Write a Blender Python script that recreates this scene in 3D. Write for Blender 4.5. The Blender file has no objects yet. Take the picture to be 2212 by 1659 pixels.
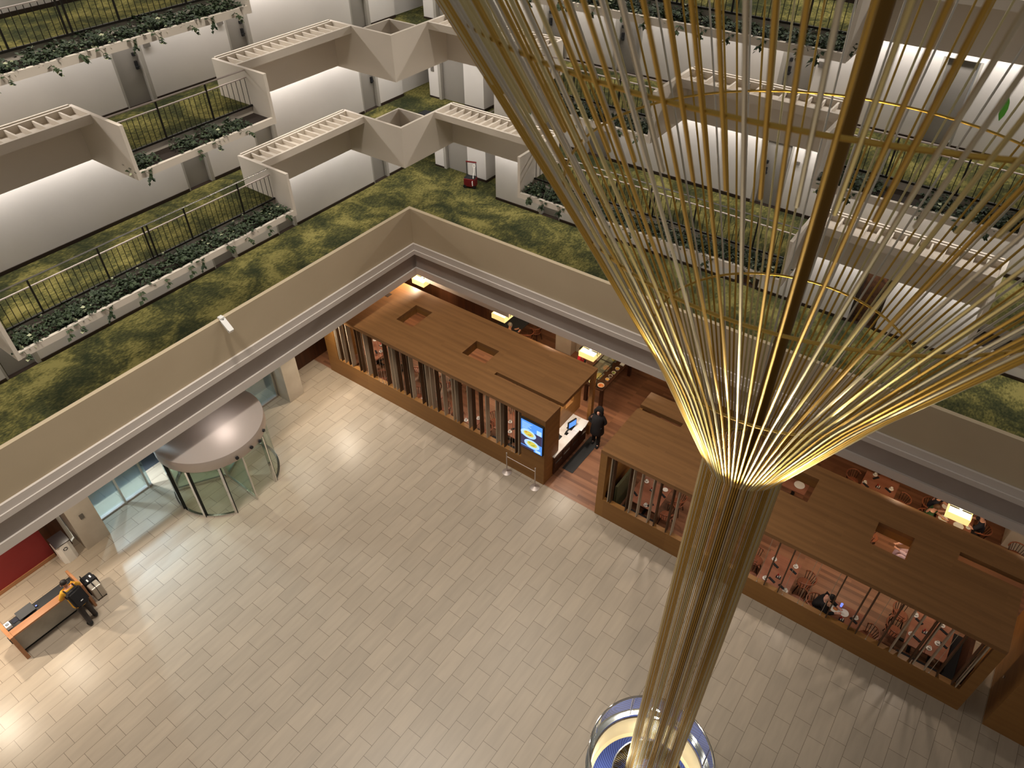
import bpy, bmesh, math, random
from mathutils import Vector, Matrix, noise
random.seed(7)
PI = math.pi
sc = bpy.context.scene
COL = sc.collection
D = 21.0          # distance from the camera's plumb line to the guest-room walls
H = 19.0          # camera height above the lobby floor
ST = 0.139 * D    # storey height

# ------------------------------------------------------------------ helpers
def srgb(r, g, b):
    def f(c):
        c /= 255.0
        return c / 12.92 if c <= 0.04045 else ((c + 0.055) / 1.055) ** 2.4
    return (f(r), f(g), f(b), 1.0)

def mat(name, col, rough=0.6, metal=0.0, spec=0.5, emit=None, es=0.0, trans=0.0, bump=None, var=None, ior=1.45):
    m = bpy.data.materials.new(name); m.use_nodes = True
    nt = m.node_tree; p = nt.nodes['Principled BSDF']
    p.inputs['Base Color'].default_value = col
    p.inputs['Roughness'].default_value = rough
    p.inputs['Metallic'].default_value = metal
    p.inputs['Specular IOR Level'].default_value = spec
    p.inputs['IOR'].default_value = ior
    p.inputs['Transmission Weight'].default_value = trans
    if emit:
        p.inputs['Emission Color'].default_value = emit
        p.inputs['Emission Strength'].default_value = es
    if var or bump:
        tc = nt.nodes.new('ShaderNodeTexCoord')
        nz = nt.nodes.new('ShaderNodeTexNoise')
        nz.inputs['Scale'].default_value = (var or bump)[0]
        nz.inputs['Detail'].default_value = 4
        nt.links.new(tc.outputs['Object'], nz.inputs['Vector'])
    if var:
        rp = nt.nodes.new('ShaderNodeValToRGB')
        rp.color_ramp.elements[0].color = var[1]; rp.color_ramp.elements[0].position = 0.3
        rp.color_ramp.elements[1].color = var[2]; rp.color_ramp.elements[1].position = 0.7
        nt.links.new(nz.outputs['Fac'], rp.inputs['Fac'])
        nt.links.new(rp.outputs['Color'], p.inputs['Base Color'])
    if bump:
        b = nt.nodes.new('ShaderNodeBump'); b.inputs['Strength'].default_value = bump[1]; b.inputs['Distance'].default_value = 0.01
        nt.links.new(nz.outputs['Fac'], b.inputs['Height'])
        nt.links.new(b.outputs['Normal'], p.inputs['Normal'])
    return m

class MB:
    """collects shapes, then links them as one mesh object"""
    def __init__(self): self.bm = bmesh.new(); self.mi = 0
    def _f(self, vs):
        try:
            f = self.bm.faces.new(vs); f.material_index = self.mi; return f
        except ValueError: return None
    def quad(self, pts): return self._f([self.bm.verts.new(p) for p in pts])
    def box(self, x0, x1, y0, y1, z0, z1, bev=0.0):
        if x0 > x1: x0, x1 = x1, x0
        if y0 > y1: y0, y1 = y1, y0
        if z0 > z1: z0, z1 = z1, z0
        v = [self.bm.verts.new(p) for p in [(x0,y0,z0),(x1,y0,z0),(x1,y1,z0),(x0,y1,z0),(x0,y0,z1),(x1,y0,z1),(x1,y1,z1),(x0,y1,z1)]]
        fs = [self._f([v[i] for i in q]) for q in [(3,2,1,0),(4,5,6,7),(0,1,5,4),(1,2,6,5),(2,3,7,6),(3,0,4,7)]]
        if bev > 0:
            es = {e for f in fs for e in f.edges}
            bmesh.ops.bevel(self.bm, geom=list(es), offset=bev, segments=2, affect='EDGES', profile=0.5)
        return self
    def obox(self, c, ax, ay, az, hx, hy, hz):
        c, ax, ay, az = Vector(c), Vector(ax).normalized(), Vector(ay).normalized(), Vector(az).normalized()
        s = [(-1,-1,-1),(1,-1,-1),(1,1,-1),(-1,1,-1),(-1,-1,1),(1,-1,1),(1,1,1),(-1,1,1)]
        v = [self.bm.verts.new(c + ax*hx*a + ay*hy*b + az*hz*d) for a,b,d in s]
        for q in [(3,2,1,0),(4,5,6,7),(0,1,5,4),(1,2,6,5),(2,3,7,6),(3,0,4,7)]: self._f([v[i] for i in q])
        return self
    def bar(self, p0, p1, w, t=None, up=(0,0,1)):
        p0, p1 = Vector(p0), Vector(p1); t = t or w
        d = (p1-p0).normalized(); u = Vector(up)
        if abs(d.dot(u)) > 0.98: u = Vector((1,0,0))
        a = d.cross(u).normalized(); b = a.cross(d)
        return self.obox((p0+p1)/2, d, a, b, (p1-p0).length/2, w/2, t/2)
    def ring(self, c, a, b, r, n, ry=None):
        ry = r if ry is None else ry
        return [self.bm.verts.new(Vector(c) + a*(r*math.cos(2*PI*i/n)) + b*(ry*math.sin(2*PI*i/n))) for i in range(n)]
    def bridge(self, A, B):
        n = len(A)
        for i in range(n): self._f([A[i], A[(i+1)%n], B[(i+1)%n], B[i]])
    def cyl(self, p0, p1, r0, r1=None, n=12, cap=True):
        p0, p1 = Vector(p0), Vector(p1); r1 = r0 if r1 is None else r1
        d = (p1-p0).normalized(); u = Vector((0,0,1)) if abs(d.z) < 0.98 else Vector((1,0,0))
        a = u.cross(d).normalized(); b = d.cross(a)
        A = self.ring(p0,a,b,r0,n); B = self.ring(p1,a,b,r1,n); self.bridge(A,B)
        if cap: self._f(A[::-1]); self._f(B)
        return self
    def tube(self, pts, r, n=8, closed=False, rs=None):
        pts = [Vector(p) for p in pts]; N = len(pts); rings = []; pa = None
        for i, p in enumerate(pts):
            if closed: d = pts[(i+1)%N]-pts[i-1]
            else: d = pts[min(i+1,N-1)]-pts[max(i-1,0)]
            d.normalize()
            if pa is None:
                u = Vector((0,0,1)) if abs(d.z) < 0.95 else Vector((1,0,0)); a = u.cross(d).normalized()
            else: a = (pa - d*pa.dot(d)).normalized()
            pa = a; b = d.cross(a)
            rings.append(self.ring(p,a,b,rs[i] if rs else r,n))
        for i in range(N-1): self.bridge(rings[i],rings[i+1])
        if closed: self.bridge(rings[-1],rings[0])
        else: self._f(rings[0][::-1]); self._f(rings[-1])
        return self
    def lathe(self, prof, c=(0,0,0), n=24, a0=0.0, a1=2*PI):
        full = abs(a1-a0-2*PI) < 1e-6; m = n if full else n+1; c = Vector(c); cols = []
        for i in range(m):
            t = a0+(a1-a0)*i/n
            cols.append([self.bm.verts.new(c+Vector((r*math.cos(t), r*math.sin(t), z))) for r,z in prof])
        for i in range(n):
            A, B = cols[i], cols[(i+1)%m]
            for j in range(len(prof)-1): self._f([A[j],B[j],B[j+1],A[j+1]])
        return self
    def ell(self, c, rx, ry, rz, n=12, m=8, z0=-1.0, z1=1.0):
        c = Vector(c); rows = []
        for j in range(m+1):
            s = z0+(z1-z0)*j/m
            ph = math.asin(max(-1,min(1,s))) if False else -PI/2*(1-j/m)*1 + PI/2*(j/m)
            z = math.sin(ph); r = math.cos(ph)
            if z < z0 or z > z1: z = max(z0,min(z1,z)); r = math.sqrt(max(0,1-z*z))
            r = max(r, 1e-3)
            rows.append([self.bm.verts.new(c+Vector((rx*r*math.cos(2*PI*i/n), ry*r*math.sin(2*PI*i/n), rz*z))) for i in range(n)])
        for j in range(m): self.bridge(rows[j], rows[j+1])
        self._f(rows[0][::-1]); self._f(rows[-1])
        return self
    def loft(self, rings, n=16, cap=True):
        """rings: (centre, rx, ry) stacked ellipses in the xy plane"""
        R = [self.ring(c, Vector((1,0,0)), Vector((0,1,0)), rx, n, ry) for c,rx,ry in rings]
        for i in range(len(R)-1): self.bridge(R[i], R[i+1])
        if cap: self._f(R[0][::-1]); self._f(R[-1])
        return self
    def prism(self, poly, z0, z1):
        A = [self.bm.verts.new((x,y,z0)) for x,y in poly]; B = [self.bm.verts.new((x,y,z1)) for x,y in poly]
        self.bridge(A,B); self._f(A[::-1]); self._f(B); return self
    def build(self, name, m, parent=None, smooth=False, tf=None):
        if tf is not None: bmesh.ops.transform(self.bm, matrix=tf, verts=self.bm.verts)
        bmesh.ops.recalc_face_normals(self.bm, faces=self.bm.faces)
        me = bpy.data.meshes.new(name); self.bm.to_mesh(me); self.bm.free()
        for x in (m if isinstance(m,(list,tuple)) else [m]): me.materials.append(x)
        if smooth:
            for p in me.polygons: p.use_smooth = True
            try: me.set_sharp_from_angle(angle=0.7)
            except Exception: pass
        o = bpy.data.objects.new(name, me); COL.objects.link(o)
        if parent: o.parent = parent
        return o

def tag(o, label=None, cat=None, group=None, kind=None):
    if label: o['label'] = label
    if cat: o['category'] = cat
    if group: o['group'] = group
    if kind: o['kind'] = kind
    return o
def thing(name, label, cat, loc=(0,0,0), rz=0.0, group=None, kind=None):
    o = bpy.data.objects.new(name, None); COL.objects.link(o); o.empty_display_size = 0.1
    o.location = loc; o.rotation_euler = (0,0,rz)
    return tag(o, label, cat, group, kind)
def struct(name, mb, m, parent=None, label=None, smooth=False):
    o = mb.build(name, m, parent, smooth)
    if parent is None: o['kind'] = 'structure'
    if label: o['label'] = label
    return o
KIDS = {}
def dup(root, loc, rz=0.0, label=None, group=None):
    def cp(o, par):
        c = o.copy(); COL.objects.link(c)
        if par is not None: c.parent = par
        for ch in o.children: cp(ch, c)
        return c
    r = cp(root, None); r.location = loc; r.rotation_euler = (0,0,rz)
    if label: r['label'] = label
    if group: r['group'] = group
    elif 'group' in r: del r['group']
    return r

# ------------------------------------------------------------------ materials
M = {}
def nodes_of(m): return m.node_tree.nodes, m.node_tree.links, m.node_tree.nodes['Principled BSDF']
def wood(name, c0, c1, axis='x', rough=0.45, plank=None, scale=1.0, spec=0.4):
    m = mat(name, c0, rough, spec=spec); N, L, p = nodes_of(m)
    tc = N.new('ShaderNodeTexCoord'); mp = N.new('ShaderNodeMapping')
    s = {'x': (0.35,7,7), 'y': (7,0.35,7), 'z': (7,7,0.35)}[axis]
    mp.inputs['Scale'].default_value = tuple(k*scale for k in s)
    L.new(tc.outputs['Object'], mp.inputs['Vector'])
    nz = N.new('ShaderNodeTexNoise'); nz.inputs['Scale'].default_value = 1.0; nz.inputs['Detail'].default_value = 5
    L.new(mp.outputs['Vector'], nz.inputs['Vector'])
    fac = nz.outputs['Fac']
    if plank:
        br = N.new('ShaderNodeTexBrick'); mp2 = N.new('ShaderNodeMapping')
        if axis == 'y': mp2.inputs['Rotation'].default_value = (0,0,PI/2)
        L.new(tc.outputs['Object'], mp2.inputs['Vector']); L.new(mp2.outputs['Vector'], br.inputs['Vector'])
        br.inputs['Scale'].default_value = 1; br.inputs['Brick Width'].default_value = plank[0]; br.inputs['Row Height'].default_value = plank[1]
        br.inputs['Mortar Size'].default_value = 0.0; br.inputs['Bias'].default_value = 0.0
        br.offset = 0.37
        br.inputs['Color1'].default_value = (0.15,0.15,0.15,1); br.inputs['Color2'].default_value = (0.85,0.85,0.85,1)
        mx = N.new('ShaderNodeMix'); mx.inputs[0].default_value = plank[2]
        L.new(fac, mx.inputs[2]); L.new(br.outputs['Color'], mx.inputs[3]); fac = mx.outputs[0]
    rp = N.new('ShaderNodeValToRGB'); rp.color_ramp.elements[0].position = 0.25; rp.color_ramp.elements[1].position = 0.75
    rp.color_ramp.elements[0].color = c0; rp.color_ramp.elements[1].color = c1
    L.new(fac, rp.inputs['Fac']); L.new(rp.outputs['Color'], p.inputs['Base Color'])
    return m

def tile_mat():
    m = mat('lobby_tile', srgb(160,150,138), 0.34, spec=0.4); N, L, p = nodes_of(m)
    tc = N.new('ShaderNodeTexCoord'); sx = N.new('ShaderNodeSeparateXYZ'); cx = N.new('ShaderNodeCombineXYZ')
    L.new(tc.outputs['Object'], sx.inputs[0])
    a = N.new('ShaderNodeMath'); a.operation = 'ADD'; a.inputs[1].default_value = 100*0.872-0.247
    b = N.new('ShaderNodeMath'); b.operation = 'ADD'; b.inputs[1].default_value = 100*0.438-0.049
    L.new(sx.outputs[1], a.inputs[0]); L.new(sx.outputs[0], b.inputs[0])
    L.new(a.outputs[0], cx.inputs[0]); L.new(b.outputs[0], cx.inputs[1])
    br = N.new('ShaderNodeTexBrick'); br.offset = 0.662; br.offset_frequency = 2
    br.inputs['Scale'].default_value = 1; br.inputs['Brick Width'].default_value = 0.872; br.inputs['Row Height'].default_value = 0.438
    br.inputs['Mortar Size'].default_value = 0.0045; br.inputs['Mortar Smooth'].default_value = 0.0; br.inputs['Bias'].default_value = 0
    br.inputs['Color1'].default_value = srgb(163,150,133); br.inputs['Color2'].default_value = srgb(172,158,140)
    br.inputs['Mortar'].default_value = srgb(98,86,74)
    L.new(cx.outputs[0], br.inputs['Vector'])
    mp = N.new('ShaderNodeMapping'); mp.inputs['Scale'].default_value = (5,0.7,1); L.new(tc.outputs['Object'], mp.inputs['Vector'])
    nz = N.new('ShaderNodeTexNoise'); nz.inputs['Scale'].default_value = 1.3; nz.inputs['Detail'].default_value = 5
    L.new(mp.outputs['Vector'], nz.inputs['Vector'])
    rp = N.new('ShaderNodeValToRGB'); rp.color_ramp.elements[0].color = (0.92,0.92,0.92,1); rp.color_ramp.elements[1].color = (1.04,1.03,1.02,1)
    rp.color_ramp.elements[0].position = .3; rp.color_ramp.elements[1].position = .7
    L.new(nz.outputs['Fac'], rp.inputs['Fac'])
    mx = N.new('ShaderNodeMix'); mx.data_type = 'RGBA'; mx.blend_type = 'MULTIPLY'; mx.inputs[0].default_value = 1
    L.new(br.outputs['Color'], mx.inputs[6]); L.new(rp.outputs['Color'], mx.inputs[7]); L.new(mx.outputs[2], p.inputs['Base Color'])
    return m

def carpet_mat():
    m = mat('carpet_grass_pattern', srgb(100,98,50), 0.95, spec=0.05); N, L, p = nodes_of(m)
    tc = N.new('ShaderNodeTexCoord')
    n1 = N.new('ShaderNodeTexNoise'); n1.inputs['Scale'].default_value = 0.75; n1.inputs['Detail'].default_value = 6; n1.inputs['Roughness'].default_value = .62
    n1.inputs['Distortion'].default_value = .5
    L.new(tc.outputs['Object'], n1.inputs['Vector'])
    n2 = N.new('ShaderNodeTexNoise'); n2.inputs['Scale'].default_value = 13; n2.inputs['Detail'].default_value = 3
    mp = N.new('ShaderNodeMapping'); mp.inputs['Rotation'].default_value = (0,0,PI/4); mp.inputs['Scale'].default_value = (1.4,0.7,1)
    L.new(tc.outputs['Object'], mp.inputs['Vector']); L.new(mp.outputs['Vector'], n2.inputs['Vector'])
    ad = N.new('ShaderNodeMath'); ad.operation = 'MULTIPLY_ADD'; ad.inputs[1].default_value = 0.42; L.new(n2.outputs['Fac'], ad.inputs[0]); L.new(n1.outputs['Fac'], ad.inputs[2])
    rp = N.new('ShaderNodeValToRGB'); e = rp.color_ramp.elements
    e[0].position = .56; e[0].color = srgb(46,50,33); e[1].position = .85; e[1].color = srgb(124,116,68)
    k = e.new(.68); k.color = srgb(70,70,42); k = e.new(.76); k.color = srgb(96,92,51)
    L.new(ad.outputs[0], rp.inputs['Fac']); L.new(rp.outputs['Color'], p.inputs['Base Color'])
    b = N.new('ShaderNodeBump'); b.inputs['Strength'].default_value = .5; b.inputs['Distance'].default_value = .02
    L.new(n2.outputs['Fac'], b.inputs['Height']); L.new(b.outputs['Normal'], p.inputs['Normal'])
    return m

def glass_mat(name, tint=(0.93,0.97,0.96,1), refl=0.02):
    m = bpy.data.materials.new(name); m.use_nodes = True; N, L = m.node_tree.nodes, m.node_tree.links
    for n in list(N): N.remove(n)
    o = N.new('ShaderNodeOutputMaterial'); mx = N.new('ShaderNodeMixShader'); t = N.new('ShaderNodeBsdfTransparent'); g = N.new('ShaderNodeBsdfGlossy')
    t.inputs['Color'].default_value = tint; g.inputs['Roughness'].default_value = 0.04; g.inputs['Color'].default_value = (.9,.95,.95,1)
    fr = N.new('ShaderNodeFresnel'); fr.inputs['IOR'].default_value = 1.5
    md = N.new('ShaderNodeMath'); md.operation = 'MULTIPLY_ADD'; md.inputs[1].default_value = 0.6; md.inputs[2].default_value = refl*0.3
    L.new(fr.outputs[0], md.inputs[0]); L.new(md.outputs[0], mx.inputs['Fac'])
    L.new(t.outputs[0], mx.inputs[1]); L.new(g.outputs[0], mx.inputs[2]); L.new(mx.outputs[0], o.inputs['Surface'])
    return m

M['tile'] = tile_mat(); M['carpet'] = carpet_mat()
M['wall'] = mat('white_wall_paint', srgb(205,199,192), 0.75, spec=.2, var=(0.6, srgb(201,195,188), srgb(209,203,196)))
M['plaster'] = mat('cream_plaster', srgb(212,202,188), 0.8, spec=.15, var=(0.5, srgb(209,199,185), srgb(215,205,191)))
M['parapet'] = mat('beige_parapet_plaster', srgb(184,168,142), 0.8, spec=.15, var=(0.4, srgb(180,164,138), srgb(188,172,146)))
M['mould'] = mat('pale_cornice', srgb(205,196,188), 0.6, spec=.2)
M['band'] = mat('grey_metal_band', srgb(156,146,139), 0.5, spec=.3, var=(0.8, srgb(150,140,133), srgb(162,152,145)))
M['doorgrey'] = mat('grey_door_paint', srgb(138,132,124), 0.5, spec=.3)
M['frame'] = mat('grey_door_frame', srgb(160,154,144), 0.5, spec=.3)
M['dark'] = mat('dark_brown_base', srgb(42,28,18), 0.6)
M['black'] = mat('black_iron', srgb(28,24,20), 0.45, spec=.4)
M['blackmat'] = mat('black_plastic', srgb(22,22,24), 0.55)
M['blackgloss'] = mat('glossy_dark_lid', srgb(40,30,34), 0.12, spec=.8)
M['steel'] = mat('polished_steel', srgb(214,212,208), 0.22, metal=1)
M['brushed'] = mat('brushed_steel', srgb(196,184,176), 0.5, metal=.6)
M['chrome'] = mat('chrome', srgb(215,215,215), 0.08, metal=1)
M['gold'] = mat('gold_rod', srgb(190,156,78), 0.38, metal=1)
M['pale'] = mat('champagne_rod', srgb(206,194,148), 0.40, metal=1)
M['silver'] = mat('silver_rod', srgb(204,199,188), 0.38, metal=1)
M['bronze'] = mat('bronze_mast', srgb(120,92,48), 0.40, metal=1)
M['oakx'] = wood('oak_roof_planks', srgb(116,80,46), srgb(142,101,60), 'x', 0.45, (1.3,0.09,0.22))
M['oakz'] = wood('oak_front', srgb(128,88,44), srgb(152,108,56), 'x', 0.45, (2.2,0.18,0.35))
M['oakend'] = wood('oak_end', srgb(128,86,42), srgb(154,108,56), 'y', 0.45)
M['slatdark'] = mat('dark_wood_slat', srgb(70,48,28), 0.5)
M['slatlitpale'] = mat('lit_pale_slat', srgb(168,152,132), 0.5)  # board paleness stands for atrium light on the side faces
M['floorwood'] = wood('cherry_floor', srgb(106,70,50), srgb(150,104,76), 'x', 0.4, (1.4,0.11,0.6), spec=.5)
M['tablewood'] = wood('cherry_table', srgb(134,84,62), srgb(160,106,82), 'x', 0.35, (3,0.12,0.3))
M['chairwood'] = wood('chair_wood', srgb(34,20,14), srgb(54,30,20), 'z', 0.4)
M['chairrail'] = wood('chair_rail_wood', srgb(120,68,46), srgb(150,90,62), 'x', 0.35)
M['deskwood'] = wood('orange_desk_wood', srgb(142,96,64), srgb(168,118,80), 'y', 0.35)
M['walnut'] = wood('dark_walnut', srgb(52,30,18), srgb(84,48,26), 'z', 0.5)
M['redwall'] = mat('dark_red_panel', srgb(124,30,30), 0.55, var=(0.5, srgb(118,27,28), srgb(132,34,33)))
M['stone'] = mat('travertine', srgb(196,184,168), 0.5, var=(1.2, srgb(184,172,155), srgb(205,194,178)))
M['deskstone'] = mat('grey_marble_front', srgb(168,162,150), 0.4, var=(1.0, srgb(140,134,120), srgb(186,180,168)))
M['marble'] = mat('white_marble_top', srgb(235,228,220), 0.25, var=(3.0, srgb(218,208,198), srgb(242,238,234)))
M['white'] = mat('white_ceramic', srgb(235,230,222), 0.3)
M['paper'] = mat('white_paper', srgb(238,236,232), 0.8)
M['red'] = mat('red_plastic', srgb(176,34,34), 0.4)
M['darkred'] = mat('dark_red_plastic', srgb(112,22,26), 0.45)
M['yellowfood'] = mat('yellow_food', srgb(214,190,70), 0.6, var=(9, srgb(206,120,40), srgb(224,206,90)))
M['greenfood'] = mat('green_food', srgb(120,140,60), 0.6, var=(12, srgb(80,110,40), srgb(190,190,90)))
M['orangefood'] = mat('orange_food', srgb(216,120,70), 0.6, var=(12, srgb(200,80,50), srgb(230,170,90)))
M['glass'] = glass_mat('clear_glass'); M['glassgreen'] = glass_mat('green_edge_glass', (0.90,0.96,0.90,1)); M['glassblue'] = glass_mat('blue_door_glass', (0.84,0.93,0.97,1), .2)
M['leaf'] = mat('ivy_leaf', srgb(50,66,42), 0.5, spec=.3, var=(6, srgb(34,46,30), srgb(70,84,58)))
M['leafpale'] = mat('pale_ivy_leaf', srgb(170,174,140), 0.5, spec=.3)
M['soil'] = mat('potting_soil', srgb(40,30,22), 0.95)
M['stem'] = mat('ivy_stem', srgb(70,64,40), 0.8)
M['skin'] = mat('skin', srgb(196,140,112), 0.55)
M['skinpale'] = mat('pale_skin', srgb(214,160,138), 0.55)
M['hair'] = mat('dark_hair', srgb(30,22,18), 0.6)
M['hairbrown'] = mat('brown_hair', srgb(84,54,32), 0.6)
M['hairgrey'] = mat('grey_hair', srgb(128,118,108), 0.7)
M['clothblack'] = mat('black_cloth', srgb(24,22,24), 0.85)
M['fur'] = mat('black_fur', srgb(18,15,14), 0.95, bump=(60,1.0))
M['clothyellow'] = mat('yellow_cloth', srgb(212,156,46), 0.8)
M['clothdark'] = mat('charcoal_trousers', srgb(52,46,44), 0.85)
M['clothred'] = mat('red_cloth', srgb(196,36,52), 0.8)
M['clothgreen'] = mat('green_cloth', srgb(44,74,40), 0.85)
M['clothnavy'] = mat('navy_cloth', srgb(30,32,44), 0.85)
M['clothpink'] = mat('pale_pink_cloth', srgb(222,190,196), 0.8)
M['shade'] = mat('yellow_lamp_shade', srgb(245,228,160), 0.7, emit=srgb(255,228,146), es=.85)
M['diff'] = mat('lamp_diffuser', srgb(255,240,200), 0.6, emit=srgb(255,232,180), es=2.6)
M['bulb'] = mat('lamp_bulb', (1,1,1,1), 0.4, emit=srgb(255,240,210), es=22)
M['cream'] = mat('cream_well_wall', srgb(236,222,186), 0.6)
M['boothgreen'] = mat('olive_partition', srgb(84,82,56), 0.7)
M['charcoal'] = mat('charcoal_top', srgb(58,58,58), 0.5)
M['mat'] = mat('grey_floor_mat', srgb(56,56,56), 0.9)
M['pave'] = mat('grey_paving', srgb(58,62,68), 0.8, var=(2, srgb(52,56,62), srgb(66,70,76)))
M['lightband'] = mat('painted_light_band', srgb(110,122,138), 0.7)  # paler paving tone, stands for light falling on the ground
M['bluewall'] = mat('pale_blue_outside_wall', srgb(176,204,214), 0.7)
M['screen'] = mat('screen_blue', srgb(60,110,190), 0.3, emit=srgb(80,150,245), es=1.0)
M['screentext'] = mat('screen_pale_blue', srgb(170,205,250), 0.3, emit=srgb(165,205,255), es=1.0)
M['screendark'] = mat('screen_dark', srgb(40,40,60), 0.3, emit=srgb(58,52,88), es=0.8)
M['screenfood'] = mat('screen_food', srgb(200,190,70), 0.3, emit=srgb(205,195,80), es=0.9)
M['screengreen'] = mat('screen_leaf', srgb(120,150,60), 0.3, emit=srgb(120,150,50), es=0.8)
M['screenred'] = mat('screen_tomato', srgb(190,90,50), 0.3, emit=srgb(190,100,50), es=0.8)
M['indicator'] = mat('blue_indicator', srgb(90,110,230), 0.3, emit=srgb(130,150,255), es=1.0)
M['camwhite'] = mat('white_camera_case', srgb(222,220,216), 0.4)
M['sil'] = mat('silver_case', srgb(176,168,156), 0.35, metal=.5)
M['greenleaf'] = mat('bright_green_leaf', srgb(64,140,44), 0.5)
M['sign'] = mat('grey_sign_plate', srgb(104,98,90), 0.5)
M['mottled'] = mat('mottled_brown', srgb(70,44,28), 0.6, var=(7, srgb(38,22,14), srgb(104,66,40)))
def blue_floor():
    m = mat('blue_swirl_floor', srgb(40,58,140), 0.7); N, L, p = nodes_of(m)
    tc = N.new('ShaderNodeTexCoord'); w = N.new('ShaderNodeTexWave'); w.wave_type = 'RINGS'; w.rings_direction = 'Z'
    mp = N.new('ShaderNodeMapping'); mp.inputs['Location'].default_value = (0.55,-0.85,0); L.new(tc.outputs['Object'], mp.inputs['Vector'])
    w.inputs['Scale'].default_value = 5.5; w.inputs['Distortion'].default_value = 0.0
    L.new(mp.outputs['Vector'], w.inputs['Vector'])
    rp = N.new('ShaderNodeValToRGB'); rp.color_ramp.elements[0].color = srgb(34,50,124); rp.color_ramp.elements[1].color = srgb(70,92,174)
    L.new(w.outputs['Fac'], rp.inputs['Fac']); L.new(rp.outputs['Color'], p.inputs['Base Color'])
    return m
M['blue'] = blue_floor()
# ------------------------------------------------------------------ wing mapping: s runs along the wing, k is the distance out (units of D)
def lw(s, k, z): return (-k*D, s*D, z)
def rw(s, k, z): return (-s*D, k*D, z)
WING = {'left': lw, 'right': rw}
class WB(MB):
    def __init__(self, side): super().__init__(); self.w = WING[side]; self.side = side
    def wbox(self, s0, s1, k0, k1, z0, z1, bev=0):
        a = self.w(s0,k0,z0); b = self.w(s1,k1,z1)
        return self.box(a[0],b[0],a[1],b[1],a[2],b[2],bev)
def FZ(n): return H - 0.658*D + (n-1)*ST      # walkway floor of level n (1 is the lowest carpeted one)
US = 0.345                                     # slab thickness
TOP = 0.0495*D                                 # parapet height above a walkway floor
KB, KL, KF, KR, KV = 0.941, 0.898, 0.8375, 0.878, 0.8135
LN = ['', 'lowest', 'second', 'third', 'fourth', 'fifth']

# ------------------------------------------------------------------ lobby floor with the round well
WX, WY, WR = -1.50, 7.50, 1.36
def floor_with_hole():
    mb = MB(); n = 64; x0,x1,y0,y1 = -20.2,14.0,-14.0,13.64
    ring = [mb.bm.verts.new((WX+WR*math.cos(2*PI*i/n), WY+WR*math.sin(2*PI*i/n), 0)) for i in range(n)]
    out = []
    for i in range(n):
        t = 2*PI*i/n; c, s = math.cos(t), math.sin(t)
        k = min(2.5/max(abs(c),1e-6), 2.5/max(abs(s),1e-6))
        out.append(mb.bm.verts.new((WX+k*c, WY+k*s, 0)))
    for i in range(n): mb._f([ring[i], ring[(i+1)%n], out[(i+1)%n], out[i]])
    a0,a1,b0,b1 = WX-2.5,WX+2.5,WY-2.5,WY+2.5
    for q in [(x0,a0,y0,y1),(a1,x1,y0,y1),(a0,a1,y0,b0),(a0,a1,b1,y1)]:
        mb.quad([(q[0],q[2],0),(q[1],q[2],0),(q[1],q[3],0),(q[0],q[3],0)])
    return mb
struct('floor', floor_with_hole(), M['tile'])
mb = MB(); mb.box(-20.2, 4.29, 13.64, 24.0, -0.06, 0.0); mb.box(4.29, 9.0, 16.76, 24.0, -0.06, 0.0); struct('restaurant_floor', mb, M['floorwood'])
mb = MB(); mb.box(4.29, 9.0, 13.64, 16.76, -0.06, 0.0); struct('passage_floor', mb, M['tile'])
mb = MB(); mb.box(-30, -19.52, -4, 14.5, -0.12, -0.02); struct('pavement', mb, M['pave'])
# round well: cream wall, ledge and blue floor about a metre down
w = MB(); w.lathe([(WR,0.0),(WR,-0.9),(1.30,-0.96),(1.30,-1.05)], (WX,WY,0), 64)
struct('well_wall', w, M['cream'], smooth=True)
w = MB(); w.lathe([(0.02,-1.0),(1.36,-1.0)], (0,0,0), 64); o = struct('well_floor', w, M['blue']); o.location = (WX,WY,0)

# glass balustrade round the well
gb = thing('glass_balustrade', 'round glass balustrade with chrome rail circling the blue-floored well', 'railing', (WX,WY,0))
r0 = 1.455
w = MB(); w.lathe([(1.38,0.0),(1.50,0.0),(1.50,0.14),(1.38,0.14),(1.38,0.0)], n=64); w.build('curb', M['chrome'], gb, True)
w = MB(); w.tube([(r0*math.cos(2*PI*i/64), r0*math.sin(2*PI*i/64), 1.0) for i in range(64)], 0.026, 8, True); w.build('handrail', M['chrome'], gb, True)
for i in range(8):
    w = MB(); a = 2*PI*i/8; w.lathe([(r0,0.16),(r0,0.97)], n=10, a0=a+.02, a1=a+2*PI/8-.02); w.build('glass_panel', M['glassgreen'], gb, True)
    w = MB(); w.cyl((r0*math.cos(a), r0*math.sin(a), .14),(r0*math.cos(a), r0*math.sin(a), 1.0), .016, n=8); w.build('post', M['chrome'], gb, True)

# ------------------------------------------------------------------ rod chandelier
AX, AY, AR, ZN = -1.46, 7.5, 0.56, 11.374
ch = thing('rod_chandelier', 'towering sculpture of gold and silver rods, a slim column flaring into a wide funnel', 'chandelier', (AX,AY,0))
CK = [(ZN,AR),(13.45,1.57),(15.5,2.73),(17.55,3.94),(19.6,5.16),(20.6,5.76)]
def crad(z):
    for (za,ra),(zb,rb) in zip(CK,CK[1:]):
        if z <= zb: return ra+(rb-ra)*(z-za)/(zb-za)
    return CK[-1][1]
NR = 112
def rodmat(i): return [M['gold'],M['silver'],M['gold'],M['pale'],M['gold'],M['silver'],M['pale'],M['gold']][(i*5+i//7)%8]
def order_near():   # azimuths sorted so the rods nearest the viewer come first
    ca = math.atan2(-AY,-AX)
    ang = [(-PI/2 + 2*PI*(i+.28)/NR) for i in range(NR)]
    return sorted(range(NR), key=lambda i: abs((ang[i]-ca+PI)%(2*PI)-PI)), ang
od, ang = order_near()
half = PI/NR
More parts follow.
